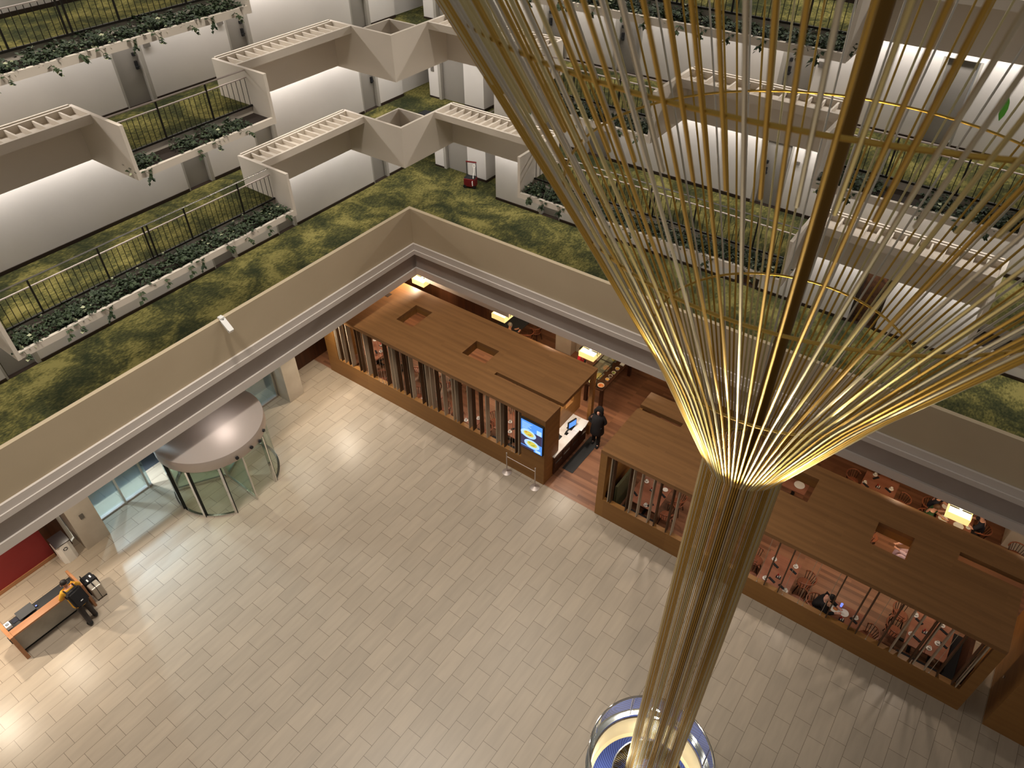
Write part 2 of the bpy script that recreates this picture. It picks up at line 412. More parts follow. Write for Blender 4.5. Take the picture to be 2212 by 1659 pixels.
rest = {'column_rod': MB(), 'flare_rod': MB(), 'upper_rod': MB()}
ZT = 19.75
for rank, i in enumerate(od):
    t = ang[i]; c, s = math.cos(t), math.sin(t)
    col = [(AR*c,AR*s,-0.85),(AR*c,AR*s,ZN)]
    fl = [(crad(z)*c,crad(z)*s,z) for z in (ZN,13.35,13.55,15.4,15.6,17.45,17.65,ZT)]
    t2 = t+half; c2, s2 = math.cos(t2), math.sin(t2)
    up = [(crad(z)*c2,crad(z)*s2,z) for z in (17.02,17.45,17.65,ZT)]
    for nm, path, r in (('column_rod',col,.0092),('flare_rod',fl,.0145),('upper_rod',up,.0145)):
        if rank < 100:
            w = MB(); w.tube(path, r, 6); w.build(nm, rodmat(i + (3 if nm=='upper_rod' else 0)), ch, True)
        else: rest[nm].mi = i%3; rest[nm].tube(path, r, 6)
for nm, w in rest.items():
    o = w.build(nm, [M['gold'],M['silver'],M['pale']], ch, True); o['kind'] = 'stuff'
for z in (ZN+.04, 13.45, 15.5, 17.55, 19.6):
    w = MB(); r = crad(z)-.016
    w.tube([(r*math.cos(2*PI*i/72), r*math.sin(2*PI*i/72), z) for i in range(72)], .016 if z > 12 else .012, 8, True); w.build('hoop', M['gold'], ch, True)
w = MB(); w.cyl((0,0,-1.0),(0,0,26.0),.082,n=20); w.build('mast', M['bronze'], ch, True)
w = MB(); w.lathe([(0.60,-0.55),(0.78,-0.30),(0.86,-0.10),(0.88,-0.08),(0.85,-0.08),(0.70,-0.32),(0.58,-0.55),(0.60,-0.55)], n=48); w.build('steel_collar', M['chrome'], ch, True)

# ------------------------------------------------------------------ lowest balcony: slab, parapet, cornice, band
z1 = FZ(1); KP = 0.811
def lshape(k0, k1, z0, z1_, mb, s_end, kk=None):
    """L-shaped ring between distances k0 and k1 for both wings, meeting at the corner"""
    a, b = k0*D, k1*D; e = s_end*D
    mb.prism([(-a,e),(-a,a),(-e,a),(-e,b),(-b,b),(-b,e)], z0, z1_)
SE = -0.34
mb = MB(); lshape(KP+.006, 1.32, z1-0.35, z1, mb, SE); struct('balcony_floor', mb, M['carpet'])
mb = MB(); lshape(KP, KP+.0065, z1-0.355, z1+TOP, mb, SE); struct('trim_1', mb, M['parapet'], label='beige solid parapet round the lowest balcony')
mb = MB()
lshape(KP-.0035, KP+.003, 4.59, 4.83, mb, SE); lshape(KP-.0055, KP+.003, 4.41, 4.585, mb, SE)
struct('trim_2', mb, M['mould'])
mb = MB(); lshape(KP+.001, KP+.006, 3.75, 4.42, mb, SE); struct('trim_3', mb, M['band'])
mb = MB(); lshape(KP-.002, KP+.007, 3.46, 3.755, mb, SE); struct('trim_4', mb, M['mould'])
mb = MB(); lshape(KP+.006, 1.32, 4.45, 4.6, mb, SE); struct('ceiling', mb, M['plaster'])

# ------------------------------------------------------------------ upper levels
def bay_runs(n):
    a = [(0.602,0.8135)]; p = []
    if n % 2 == 0: p = [(0.184,0.602)]; a += [(-0.034,0.184)]; p += [(-0.34,-0.034)]
    else: p = [(0.392,0.602)]; a += [(0.184,0.392)]; p += [(-0.034,0.184)]; a += [(-0.34,-0.034)]
    return a, p
FT = 0.0045   # half thickness of a fin
for n in range(2,6):
    z = FZ(n); bays, plants = bay_runs(n)
    # floor slab pieces of both wings and the corner
    mb = MB()
    for side in ('left','right'):
        w = WB(side); w.bm.free(); w.bm = mb.bm
        for s0,s1 in bays: w.wbox(s0+.0003,s1-.0003,KB-.002,1.32 if s1 > .8 else 1.02,z-US,z)
        for s0,s1 in plants: w.wbox(s0+FT+.0003,s1-FT-.0003,KR,1.02,z-US,z); w.wbox(s0-.001,s0+.006,KB+.004,1.02,z-US,z-.002); w.wbox(s1-.006,s1+.001,KB+.004,1.02,z-US,z-.002)
    c0 = KV*D+.098; c1 = .8712*D
    mb.prism([(-c0,c0),(-.872*D,c0),(-.872*D,.872*D),(-c0,.872*D)], z-US, z-US+.08)
    mb.prism([(-.8715*D,c0),(-1.32*D,c0),(-1.32*D,1.32*D),(-c0,1.32*D),(-c0,.8715*D),(-.8715*D,.8715*D)], z-US, z)
    mb.prism([(-.9450*D,KV*D-.01),(-1.0*D,KV*D-.01),(-1.0*D,c0+.01),(-.9450*D,c0+.01)], z-US, z-.003)
    mb.prism([(-KV*D+.01,.9450*D),(-KV*D+.01,1.0*D),(-c0-.01,1.0*D),(-c0-.01,.9450*D)], z-US, z-.003)
    struct('balcony_floor', mb, M['carpet'])
    # underside skin (plaster) so the soffits read cream from below
    for side in ('left','right'):
        for s0, s1 in bays:
            if n == 5 and s1 < .5: continue
            vb = s1 > 0.8
            w = WB(side)
            w.wbox(s0,s1,KB-.0035,KB+.0035,z-US-.01,z+TOP)           # parapet wall of the bay
            w.wbox(s0,s1,KB+.0005,KB+.0035,z+TOP,z+TOP+.03)         # raised ridge along the back
            w.wbox(s0,s1,KL-.002,KL+.002,z+TOP-.22,z+TOP)           # front beam of the slotted ledge
            w.wbox(s0,s1,KL,KB,z+TOP-.22,z+TOP-.17)                 # bottom of the slotted ledge
            s_hi = s1 + (FT if not vb else 0.0)
            bw = struct('bay_parapet', w, M['plaster'], label='cream bay parapet with slotted ledge on the %s balcony, %s wing' % (LN[n], side))
            # rungs of the ledge
            L = (s1-s0)*D; cnt = int(L/0.315); w = WB(side)
            for i in range(1,cnt):
                ss = s0+(s1-s0)*i/cnt; w.wbox(ss-.0011,ss+.0011,KL,KB,z+TOP-.2,z+TOP-.03)
            w.build('ledge_rungs', M['plaster'], bw)
            # side fins
            w = WB(side)
            w.wbox(s0-FT,s0,KF,KB+.0035,z-US-.01,z+TOP)
            if vb: w.wbox(s1,s1+.0045,KV+.0045,KB+.0035,z-US-.03,z+TOP); w.wbox(s1,s1+.0045,KV,KV+.0045,z-US-.03,z+TOP) if side=='left' else None
            else: w.wbox(s1,s1+FT,KF,KB+.0035,z-US-.01,z+TOP)
            w.build('side_fin', M['plaster'], bw)
        for s0, s1 in plants:
            if n == 5 and s1 < .5: continue
            w = WB(side); zl = z-.164
            w.wbox(s0+FT,s1-FT,KF,KF+.0045,z-US,zl); w.wbox(s0+FT,s1-FT,KF+.0045,KR,z-US,z-US+.05)
            o = struct('planter_trough', w, M['plaster'], label='planter trough on the %s balcony, %s wing' % (LN[n], side))
            w = WB(side); w.wbox(s0+FT,s1-FT,KF+.0045,KR,z-US+.05,zl-.05); w.build('soil', M['soil'], o)
    # square well behind the corner point
    mb = MB(); a, b, t = KV*D, .875*D, .08
    mb.prism([(-a,b-t),(-b+t,b-t),(-b+t,a+.0945),(-b,a+.0945),(-b,b),(-a-.0945,b),(-a-.0945,b-t)], z-US, z+TOP) if False else None
    mb.box(-b,-b+t,a+.09,b,z-US,z+TOP); mb.box(-b+t,-a-.09,b-t,b,z-US,z+TOP)
    struct('corner_box', mb, M['plaster'], label='square hollow corner of the %s balcony parapet' % LN[n])

# ------------------------------------------------------------------ guest room walls, doors, signs
DOORS = {('left',1): [(.196,.245),(.537,.584),(.671,.715),(.911,.955)], ('left',2): [(.537,.584),(.671,.715),(.911,.955)],
         ('left',3): [(.489,.534),(.668,.709),(.911,.955)], ('left',4): [(.30,.345),(.537,.584),(.911,.955)],
         ('right',1): [(.074,.114),(.2535,.2916),(.625,.671)], ('right',2): [(.2525,.2967),(.537,.584),(.625,.671)],
         ('right',3): [(.0726,.1148),(.2531,.2975),(.5,.545),(.625,.671)], ('right',4): [(.07,.115),(.30,.345),(.625,.671)]}
dn = [0]
def door_at(side, n, s0, s1, z, zt):
    dn[0] += 1
    dark = (side,n) == ('right',1) and s0 < .5
    w = WB(side); w.wbox(s0+.0055,s1-.0055,1.0075,1.0095,z+.01,z+2.08)
    d = struct('door_%d' % dn[0], w, M['mottled'] if dark else M['doorgrey'])
    w = WB(side); w.wbox(s0,s0+.003,1.0,1.0125,z,zt); w.wbox(s1-.0055,s1,1.0,1.0125,z,zt); w.wbox(s0,s1,1.0,1.0125,z+2.09,zt)
    w.build('door_frame', M['frame'] if not dark else M['dark'], d)
    hs = s1-.0105 if (side == 'left') else s0+.0105
    if side == 'right' and not dark: hs = s1-.0105
    w = WB(side); w.wbox(hs-.0018,hs+.0018,1.0045,1.0075,z+.92,z+1.14); w.wbox(hs-.0016,hs+.0016,1.0035,1.0075,z+1.28,z+1.36)
    w.wbox(hs-.004,hs+.001,1.0015,1.0035,z+.99,z+1.02); w.build('door_handle', M['blackmat'], d)
    w = WB(side); w.wbox(s0,s1,1.0,1.012,z,z+.012); w.build('threshold', M['dark'], d)
for side in ('left','right'):
    for n in range(1,5):
        z = FZ(n); zt = z+2.1; ztop = z+ST-US
        w = WB(side); ds = sorted(DOORS[(side,n)])
        lo, hi = -.34, (1.0165 if side == 'left' else .7689)
        cur = lo; base = WB(side)
        for s0,s1 in ds:
            w.wbox(cur,s0,1.0,1.0125,z,ztop); base.wbox(cur,s0,.9985,1.0,z,z+.1); w.wbox(s0,s1,1.0,1.0125,zt,ztop); cur = s1
        w.wbox(cur,hi,1.0,1.0125,z,ztop); base.wbox(cur,hi,.9985,1.0,z,z+.1)
        struct('wall_%s' % side, w, M['wall'])
        struct('baseboard_%s' % side, base, M['dark'])
        for s0,s1 in ds: door_at(side,n,s0,s1,z,zt)
# the deep corner with lift niches, every level
for n in range(1,5):
    z = FZ(n); ztop = z+ST-US; d = D
    mb = MB()
    mb.box(-1.0105*d,-1.0125*d-.2,1.0165*d,1.32*d,z,ztop)
    mb.box(-.9565*d,-.9327*d,1.0445*d,1.32*d,z,ztop)
    mb.box(-.9327*d,-.870*d,1.0525*d,1.08*d,z,ztop)
    mb.box(-.870*d,-.8250*d,1.0428*d,1.12*d,z,ztop)
    mb.box(-.8250*d,-.7689*d,1.10*d,1.12*d,z,ztop)
    mb.box(-.7689*d,-.76*d,1.0125*d,1.12*d,z,ztop)
    mb.box(-1.02*d,-.95*d,1.32*d,1.33*d,z,ztop)
    struct('wall_corner', mb, M['wall'])
    dn[0] += 1
    mb = MB(); mb.box(-.926*d,-.872*d,1.0505*d,1.0525*d,z+.01,z+2.2); dd = struct('door_%d' % dn[0], mb, M['doorgrey'])
    mb = MB(); mb.box(-.9325*d,-.9265*d,1.0435*d,1.0525*d,z,ztop); mb.build('door_frame', M['frame'], dd)
    mb = MB(); mb.box(-.870*d,-.8250*d,1.0415*d,1.0428*d,z,z+.1); mb.box(-.8250*d,-.8236*d,1.0428*d,1.10*d,z,z+.1); mb.box(-.9565*d,-.9327*d,1.0433*d,1.0445*d,z,z+.06)
    struct('baseboard_corner', mb, M['dark'])
def sign(s, z, label, side='left', w_=.10, h_=.075, nm='room_sign', m='sign'):
    w = WB(side); w.wbox(s-w_/D,s+w_/D,.9975,.9995,z-h_,z+h_); return tag(w.build(nm, M[m]), label, 'sign')
sign(.542, H-.308*D, 'small grey room number plate beside the third-storey door in the middle of the left wing')
sign(.660, H-.307*D, 'small grey room number plate by the third-storey door next to the V-cornered bay')
sign(.2455, H-.314*D, 'small grey room number plate by a door seen between the gold rods, right wing', 'right')
sign(.2435, H-.444*D, 'small grey plate beside the grey door under the right slotted bay', 'right', .07, .05)
mb = MB(); mb.box(-.949*D,-.9425*D,1.0428*D-.0,1.0445*D,H-.470*D,H-.452*D); tag(mb.build('lift_call_plate', M['sign']), 'tall grey call plate on the narrow white pier by the lifts', 'sign')

# ------------------------------------------------------------------ railings
def railing(side, n, s0, s1, label, posts, double=()):
    z = FZ(n); f = WING[side]; rt = thing('balcony_railing', label, 'railing', f(s0,KR-.0015,z))
    loc = Vector(f(s0,KR-.0015,z))
    def P(s,zz,dk=0): return Vector(f(s,KR-.0015+dk,z+zz))-loc
    w = MB(); w.tube([P(s0+.001,1.0),P(s1-.001,1.0)],.024,8); w.build('handrail', M['steel'] if n < 3 else M['brushed'], rt, True)
    w = MB(); w.bar(P(s0+.001,.80),P(s1-.001,.80),.035,.025); w.build('mid_rail', M['brushed'], rt)
    w = MB(); w.bar(P(s0+.001,.02),P(s1-.001,.02),.05,.05); w.build('bottom_rail', M['black'], rt)
    pm = None
    for s in posts:
        if pm is None:
            w = MB(); w.box(-.02,.02,-.02,.02,0,.98); pm = w.build('post', M['black'], rt)
            o = pm
        else: o = pm.copy(); COL.objects.link(o)
        o.parent = rt; o.location = P(s,0)
    nb = int((s1-s0)*D/.152); bm_ = None
    for i in range(1,nb):
        s = s0+(s1-s0)*i/nb
        if min(abs(s-q) for q in posts) < .0025: continue
        if bm_ is None:
            w = MB(); w.cyl((0,0,.02),(0,0,.79),.009,n=6); bm_ = w.build('baluster', M['black'], rt); o = bm_
        else: o = bm_.copy(); COL.objects.link(o)
        o.parent = rt; o.location = P(s,0)
    return rt
def posts_for(a, b):
    out = [a+.002]; mid = [a+(b-a)*q for q in (.25,.5,.75)]
    if b-a > .3: out += [a+(b-a)*.14,a+(b-a)*.348,.3924,.3983,a+(b-a)*.645,a+(b-a)*.854]
    else: out += [a+(b-a)*.34, a+(b-a)*.68]
    return out+[b-.0035]
railing('left',2,.184,.602,'black iron railing with bright steel handrail behind the long ivy planter, left wing',posts_for(.184,.602))
railing('left',3,.392,.602,'dark iron railing above the short ivy planter on the left third storey',posts_for(.392,.602))
railing('left',4,.184,.602,'dark iron railing at the top left corner above the highest ivy planter',posts_for(.184,.602))
railing('right',2,.184,.602,'iron railing with steel handrail behind the gold funnel, lowest on the right wing',posts_for(.184,.602))
railing('right',3,.392,.602,'iron railing behind the left edge of the gold funnel, third storey of the right wing',posts_for(.392,.602))
railing('right',3,-.034,.184,'iron railing between the two slotted bays at the far right',posts_for(-.034,.184))
railing('right',4,.184,.602,'iron railing at the top centre behind the upright gold rods',posts_for(.184,.602))

# ------------------------------------------------------------------ trailing ivy
def ivy_mesh(seed):
    rnd = random.Random(seed); mb = MB()
    def leaf(p, d, size):
        d = Vector(d).normalized(); u = Vector((rnd.uniform(-.4,.4),rnd.uniform(-.4,.4),1)).normalized()
        a = d.cross(u).normalized(); nrm = a.cross(d)
        p = Vector(p); mb.mi = 1 if rnd.random() < .05 else 0
        t = p+d*size; m_ = p+d*size*.42
        L_, R_ = m_+a*size*.42+nrm*size*.10, m_-a*size*.42+nrm*size*.10
        v = [mb.bm.verts.new(q) for q in (p,L_,t-nrm*size*.12,R_)]
        mb._f([v[0],v[1],v[2]]); mb._f([v[0],v[2],v[3]])
    for i in range(270):
        x = rnd.uniform(-.02,.72); y = max(-.42,min(.42,rnd.gauss(0,.2))); zz = rnd.uniform(-.04,.24)*(1-abs(y)/.9)
        leaf((x,y,zz),(rnd.uniform(-1,1),rnd.uniform(-1,1),rnd.uniform(-.5,.6)),rnd.uniform(.07,.13))
    for k in range(rnd.randint(1,3)):
        y0 = rnd.uniform(-.25,.25); x, zz, y = .72, .05, y0; n_ = rnd.randint(2,6)
        pts = [(x-.15,y,zz)]
        for j in range(n_):
            x += .035*rnd.random()+(.05 if j < 2 else 0); zz -= .07*rnd.random()+.02; y += rnd.uniform(-.05,.05); pts.append((x,y,zz))
            leaf((x,y,zz),(rnd.uniform(.0,1),rnd.uniform(-1,1),rnd.uniform(-1,.1)),rnd.uniform(.08,.15))
            if rnd.random() < .6: leaf((x,y,zz),(rnd.uniform(-.2,1),rnd.uniform(-1,1),rnd.uniform(-1,.1)),rnd.uniform(.08,.14))
        mb.mi = 2; mb.tube(pts,.006,4)
    return mb
IVY = []
for q in range(5):
    o = ivy_mesh(100+q).build('trailing_ivy', [M['leaf'],M['leafpale'],M['stem']]); IVY.append(o.data); bpy.data.objects.remove(o)
rv = random.Random(5)
def plant_run(side, n, s0, s1, label, group, skip=()):
    z = FZ(n)-.20; f = WING[side]; L = (s1-s0)*D; c = int(L/.68)
    for i in range(c):
        s = s0+(s1-s0)*(i+.5)/c+rv.uniform(-.004,.004)
        if rv.random() < .10: continue
        o = bpy.data.objects.new('trailing_ivy', IVY[rv.randrange(5)]); COL.objects.link(o)
        o.location = f(s,KF+.0365,z+.0); o.rotation_euler = (0,0,(0 if side == 'left' else -PI/2)+rv.uniform(-.12,.12))
        sc_ = rv.uniform(.8,1.15); o.scale = (1.0,sc_,sc_)
        tag(o, label, 'plant', group)
plant_run('left',2,.19,.595,'dark ivy clump trailing from the long planter just above the wide green carpet','ivy in the lowest left planter')
plant_run('left',3,.397,.595,'ivy clump in the short planter between two cream bays of the left wing','ivy in the short left planter')
plant_run('left',4,.19,.595,'ivy clump hanging in the topmost planter at the upper left','ivy in the top left planter')
plant_run('right',2,.19,.595,'ivy clump in the lowest right-wing planter, seen through the gold rods','ivy in the lowest right planter')
plant_run('right',3,.397,.595,'ivy clump behind the left side of the gold funnel, third storey','ivy in the third-storey planter behind the funnel')
plant_run('right',3,-.03,.178,'ivy clump in the planter between the two slotted bays on the far right','ivy in the far right planter')
plant_run('right',4,.19,.595,'ivy clump in the topmost planter behind the upright gold rods','ivy in the top right planter')
def carpet_top():
    for o in COL.objects:
        if o.name.startswith('balcony_floor'):
            o.data.materials.append(M['plaster'])
            for p in o.data.polygons: p.material_index = 0 if p.normal.z > .5 else 1
carpet_top()

# ------------------------------------------------------------------ lobby walls at the entrance side
XW = -19.50
mb = MB(); mb.box(-19.55,-18.80,11.35,12.03,0,3.46); struct('pillar_1', mb, M['stone'])
mb = MB(); mb.box(-19.55,-18.75,3.10,3.86,0,3.46); struct('pillar_2', mb, M['stone'])
mb = MB(); mb.box(-19.9,-19.62,2.95,3.10,0,3.46); struct('wall_pier', mb, M['stone'])
mb = MB(); mb.box(-19.62,-19.36,2.40,2.95,0,3.46); struct('wall_wood', mb, M['walnut'])
mb = MB(); mb.box(-19.6,-19.36,-6,2.40,0,3.46); w_ = struct('wall_left', mb, M['redwall'], label='dark red panelled wall behind the desk')
mb = MB(); mb.box(-19.36,-19.33,-6,2.40,0,.14); struct('baseboard_left', mb, M['deskwood'])
mb = MB(); mb.box(-20.2,-20.0,12.03,24,0,4.4); mb.box(-20.0,-19.55,12.0,12.06,0,3.46); struct('wall_left', mb, M['walnut'])
mb = MB(); mb.box(-20.2,9,23.9,24.0,0,4.4); struct('wall_back', mb, M['walnut'])
mb = MB(); mb.box(-12.40,-11.66,19.93,20.5,0,4.4); struct('pillar_3', mb, M['stone'])
mb = MB(); mb.box(-11.64,-9.9,20.3,20.5,0,4.4); struct('wall_panel', mb, M['stone'])
mb = MB(); mb.box(4.25,5.6,19.95,21.2,0,4.4); struct('pillar_4', mb, M['plaster'])
mb = MB(); mb.box(-17.1,-13.0,17.52,17.6,2.80,4.4); struct('ceiling_bulkhead', mb, M['mould'])
mb = MB(); mb.box(-20.0,-14.9,18.62,18.75,0,4.4); struct('wall_partition', mb, M['walnut'])
# door button plate on the left pillar
mb = MB(); mb.box(-18.75,-18.72,3.38,3.50,1.24,1.42); mb.box(-18.72,-18.715,3.41,3.47,1.29,1.38)
tag(mb.build('wall_switch', M['sign']), 'small dark push plate on the pale stone pillar beside the glass doors', 'switch')
# glass front: windows either side of the revolving door
def glass_run(i, y0, y1, muls):
    mb = MB(); mb.box(XW-.012,XW+.012,y0,y1,.06,3.40); g = struct('window_%d' % i, mb, M['glassblue'])
    for y in muls:
        mb = MB(); mb.box(XW-.08,XW+.08,y-.035,y+.035,0,3.46,.004); mb.build('mullion', M['steel'], g)
    mb = MB(); mb.box(XW-.06,XW+.06,y0,y1,0,.07); mb.build('sill_rail', M['brushed'], g)
    mb = MB(); mb.box(XW-.06,XW+.06,y0,y1,2.2,2.27); mb.build('transom', M['steel'], g)
glass_run(1,3.86,5.86,(3.93,4.86,5.72)); glass_run(2,9.42,11.35,(9.50,11.27))
mb = MB(); mb.box(XW-.1,XW+.1,5.86,9.42,2.6,3.46); struct('wall_transom', mb, M['brushed'])
# what shows outside
mb = MB(); mb.box(-27,-26.8,-4,15,-.1,4); struct('exterior_wall', mb, M['bluewall'])
mb = MB(); mb.box(-20.05,-19.6,-4,15,-.019,-.008); struct('painted_light_strip', mb, M['lightband'])  # band of light by the doors, laid down as a paler sheet

# ------------------------------------------------------------------ revolving door
RX, RY, RR = -17.67, 7.59, 1.70
rd = thing('revolving_door', 'glass revolving door with round brushed metal canopy at the entrance', 'door', (RX,RY,0))
w = MB(); w.lathe([(0.01,2.18),(1.74,2.18),(1.75,2.2),(1.75,2.56),(1.74,2.585),(0.01,2.60)], n=72); w.build('canopy', M['brushed'], rd, True)
for a in (29,-2.5,-29,-62,-92,92,150,-150):
    t = math.radians(a); w = MB(); c = Vector((RR*math.cos(t),RR*math.sin(t),0))
    w.obox(c+Vector((0,0,1.09)),(math.cos(t),math.sin(t),0),(-math.sin(t),math.cos(t),0),(0,0,1),.05,.035,1.09)
    if a != -2.5:
        po = w.build('post', M['chrome'], rd)
        w = MB(); w.obox(c+Vector((0,0,1.09))+Vector((-math.sin(t),math.cos(t),0))*.045,(math.cos(t),math.sin(t),0),(-math.sin(t),math.cos(t),0),(0,0,1),.05,.012,1.09); w.build('seal', M['blackmat'], po)
for a0,a1 in ((-150,-29),(29,150)):
    w = MB(); w.lathe([(RR,.06),(RR,2.18)], n=20, a0=math.radians(a0), a1=math.radians(a1)); w.build('curved_glass', M['glassgreen'], rd, True)
    w = MB(); w.lathe([(RR-.04,0),(RR+.04,0),(RR+.04,.07),(RR-.04,.07),(RR-.04,0)], n=24, a0=math.radians(a0), a1=math.radians(a1)); w.build('floor_rail', M['chrome'], rd, True)
for a in (-2,-122,118):
    t = math.radians(a); d = Vector((math.cos(t),math.sin(t),0)); w = MB()
    w.bar(d*.06+Vector((0,0,.07)), d*1.62+Vector((0,0,.07)), .05, .12); w.bar(d*.06+Vector((0,0,2.12)), d*1.62+Vector((0,0,2.12)), .05, .1)
    w.bar(d*1.61+Vector((0,0,.02)), d*1.61+Vector((0,0,2.15)), .05, .06); o = w.build('door_wing', M['steel'], rd)
    w = MB(); w.bar(d*.08+Vector((0,0,1.1)), d*1.58+Vector((0,0,1.1)), .01, 1.95); w.build('wing_glass', M['glassgreen'], o)
w = MB(); w.cyl((0,0,0),(0,0,2.18),.06,n=16); w.build('centre_post', M['steel'], rd, True)
for a in (34,9,-9,22):
    t = math.radians(a); w = MB(); p = Vector((1.75*math.cos(t),1.75*math.sin(t),2.31 if a != 22 else 2.2)); dd = Vector((math.cos(t),math.sin(t),0))
    w.cyl(p-dd*.02,p+dd*.05,.055,n=12); w.build('sensor', M['blackmat'], rd, True)

# ------------------------------------------------------------------ recycling bin
bn = thing('recycling_bin', 'white recycling bin with dark slotted lid in front of the dark red wall', 'bin', (-18.95,2.62,0))
w = MB(); w.prism([(-.16,-.22),(.12,-.22),(.20,-.10),(.20,.12),(.12,.22),(-.16,.22)],0,.80); w.build('body', M['white'], bn)
w = MB(); w.obox((0.02,0,.90),(1,0,-.55),(0,1,0),(.55,0,1),.20,.22,.05); lid = w.build('lid', M['blackgloss'], bn)
for q in (-.07,.09):
    w = MB(); w.obox((q,0,.955-q*.55),(1,0,-.55),(0,1,0),(.55,0,1),.035,.14,.008); w.build('slot_opening', M['chrome'], lid)
w = MB()
for q in range(3):
    for k_ in range(5):
        a = 2*PI*q/3+.2+k_*.3; a2 = a+.3; rr = .055
        w.bar((.203,rr*math.cos(a),.60+rr*math.sin(a)),(.203,rr*math.cos(a2),.60+rr*math.sin(a2)),.006,.022,(0,math.cos(a),math.sin(a)))
    a = 2*PI*q/3+.2+1.55; w._f([w.bm.verts.new((.207,r_*math.cos(a+d_),.60+r_*math.sin(a+d_))) for r_,d_ in ((.033,0),(.078,0),(.055,.45))])
w.build('recycle_symbol', M['blackmat'], bn)

# ------------------------------------------------------------------ concierge desk
dk = thing('concierge_desk', 'long wood-rimmed desk with grey stone front at the lower left', 'desk', (-17.1,1.17,0))
L2_ = 1.0
w = MB(); w.box(.13,.37,-L2_,L2_,1.0,1.06,.008); w.build('top_rail', M['deskwood'], dk)
for s in (-1,1):
    w = MB(); w.box(-.44,.37,s*(L2_-.05),s*(L2_+.0),.0,1.062,.006) if False else w.box(-.44,.40,s*L2_-.05,s*L2_+.02 if s > 0 else s*L2_+.05,.0,1.075,.006); w.build('end_panel', M['deskwood'], dk)
w = MB(); w.box(.10,.14,-L2_+.04,L2_-.04,.12,1.0); w.build('front_panel', M['deskstone'], dk)
w = MB(); w.box(.02,.08,-L2_+.04,L2_-.04,0,.13); w.build('kick_plate', M['blackmat'], dk)
w = MB(); w.box(-.40,.12,-L2_+.05,L2_-.05,.78,.83); w.build('worktop', M['blackmat'], dk)
w = MB(); w.box(-.40,-.36,-L2_+.05,L2_-.05,0,.78); w.build('back_panel', M['walnut'], dk)
w = MB(); w.box(.24,.38,-1.07,-1.02,.84,1.02); w.build('end_plate', M['clothdark'], dk)
kb = thing('monitor', 'dark flat monitor lying low on the desk worktop', 'monitor', (-17.32,.80,.83))
w = MB(); w.obox((0,0,.12),(0,1,0),(1,0,-.4),(.4,0,1),.22,.13,.012); w.build('screen', M['blackmat'], kb)
w = MB(); w.box(-.07,.07,-.08,.08,0,.015); w.cyl((0,0,.01),(0,0,.12),.015); w.build('stand', M['blackmat'], kb)
w = MB(); w.box(-17.44,-17.30,.42,.60,.83,.845,.003); tag(w.build('keypad', M['clothnavy']), 'dark keypad between the monitor and the white card box on the desk', 'keypad')
bx = thing('card_box', 'small white tent box with dark emblem at the near end of the desk', 'box', (-17.32,.30,.83))
w = MB(); w.prism([(-.09,-.07),(.09,-.07),(.09,.07),(-.09,.07)],0,.11); w.build('box_body', M['paper'], bx)
w = MB(); w.lathe([(.02,.112),(.042,.112),(.042,.114),(.02,.114),(.02,.112)], n=14); w.box(-.008,.05,-.006,.006,.111,.1145); w.build('emblem', M['blackmat'], bx)
w = MB(); w.box(-17.36,-17.30,1.04,1.11,.83,.86,.004); o = tag(w.build('card_reader', M['blackmat']), 'tiny reader with a blue light in the middle of the desk worktop', 'card reader')
w = MB(); w.box(-17.35,-17.31,1.055,1.095,.86,.863); w.build('indicator', M['indicator'], o)
# luggage
sc1 = thing('suitcase', 'silver hard-shell suitcase standing beside the wooden desk end', 'suitcase', (-16.93,2.42,0))
w = MB(); w.box(-.14,.14,-.14,.16,.05,.56,.03); w.build('shell', M['sil'], sc1)
w = MB(); w.box(-.145,.145,-.005,.01,.06,.57); w.build('trim_band', M['blackmat'], sc1)
for x in (-.11,.11):
    for y in (-.11,.13):
        w = MB(); w.cyl((x,y-.012,.03),(x,y+.012,.03),.03,n=10); w.build('wheel', M['blackmat'], sc1)
w = MB(); w.tube([(-.06,.0,.56),(-.06,.0,.62),(.06,.0,.62),(.06,.0,.56)],.012,6); w.build('handle', M['blackmat'], sc1)
sc2 = thing('suitcase', 'black soft suitcase with handle standing behind the silver one', 'suitcase', (-17.27,2.44,0))
w = MB(); w.box(-.17,.17,-.17,.17,.05,.58,.04); w.build('shell', M['clothblack'], sc2)
w = MB(); w.box(-.1,.1,.17,.20,.12,.48,.015); w.build('pocket', M['clothblack'], sc2)
w = MB(); w.tube([(-.10,-.12,.57),(-.10,-.12,.72),(.06,-.12,.72),(.06,-.12,.57)],.013,6); w.build('handle', M['blackmat'], sc2)
for x,y in ((.10,-.05),(.02,.08)):
    w = MB(); w.box(x-.05,x+.05,y-.02,y+.02,.585,.60); w.build('luggage_tag', M['paper'], sc2)
for y in (-.14,.14):
    w = MB(); w.cyl((-.12,y,.03),(.12,y,.03),.03,n=10); w.build('wheel', M['blackmat'], sc2)

# ------------------------------------------------------------------ security camera on the parapet
cam_ = thing('security_camera', 'white security camera clamped on the parapet edge above the entrance', 'camera', (-17.03,8.86,6.24))
f_ = onx_y = None
w = MB(); w.box(-.10,.06,-.07,.07,-.02,.06,.008); w.build('clamp', M['camwhite'], cam_)
w = MB(); w.cyl((.05,0,.0),(.05,0,-.10),.035,n=10); w.build('pivot', M['blackmat'], cam_)
w = MB(); w.obox((.22,-.02,-.16),(.86,-.1,-.5),(.1,1,0),(.5,0,.86),.21,.075,.06); w.build('housing', M['camwhite'], cam_)
w = MB(); w.obox((.20,-.02,-.09),(.86,-.1,-.5),(.1,1,0),(.5,0,.86),.22,.085,.008); w.build('sun_hood', M['camwhite'], cam_)

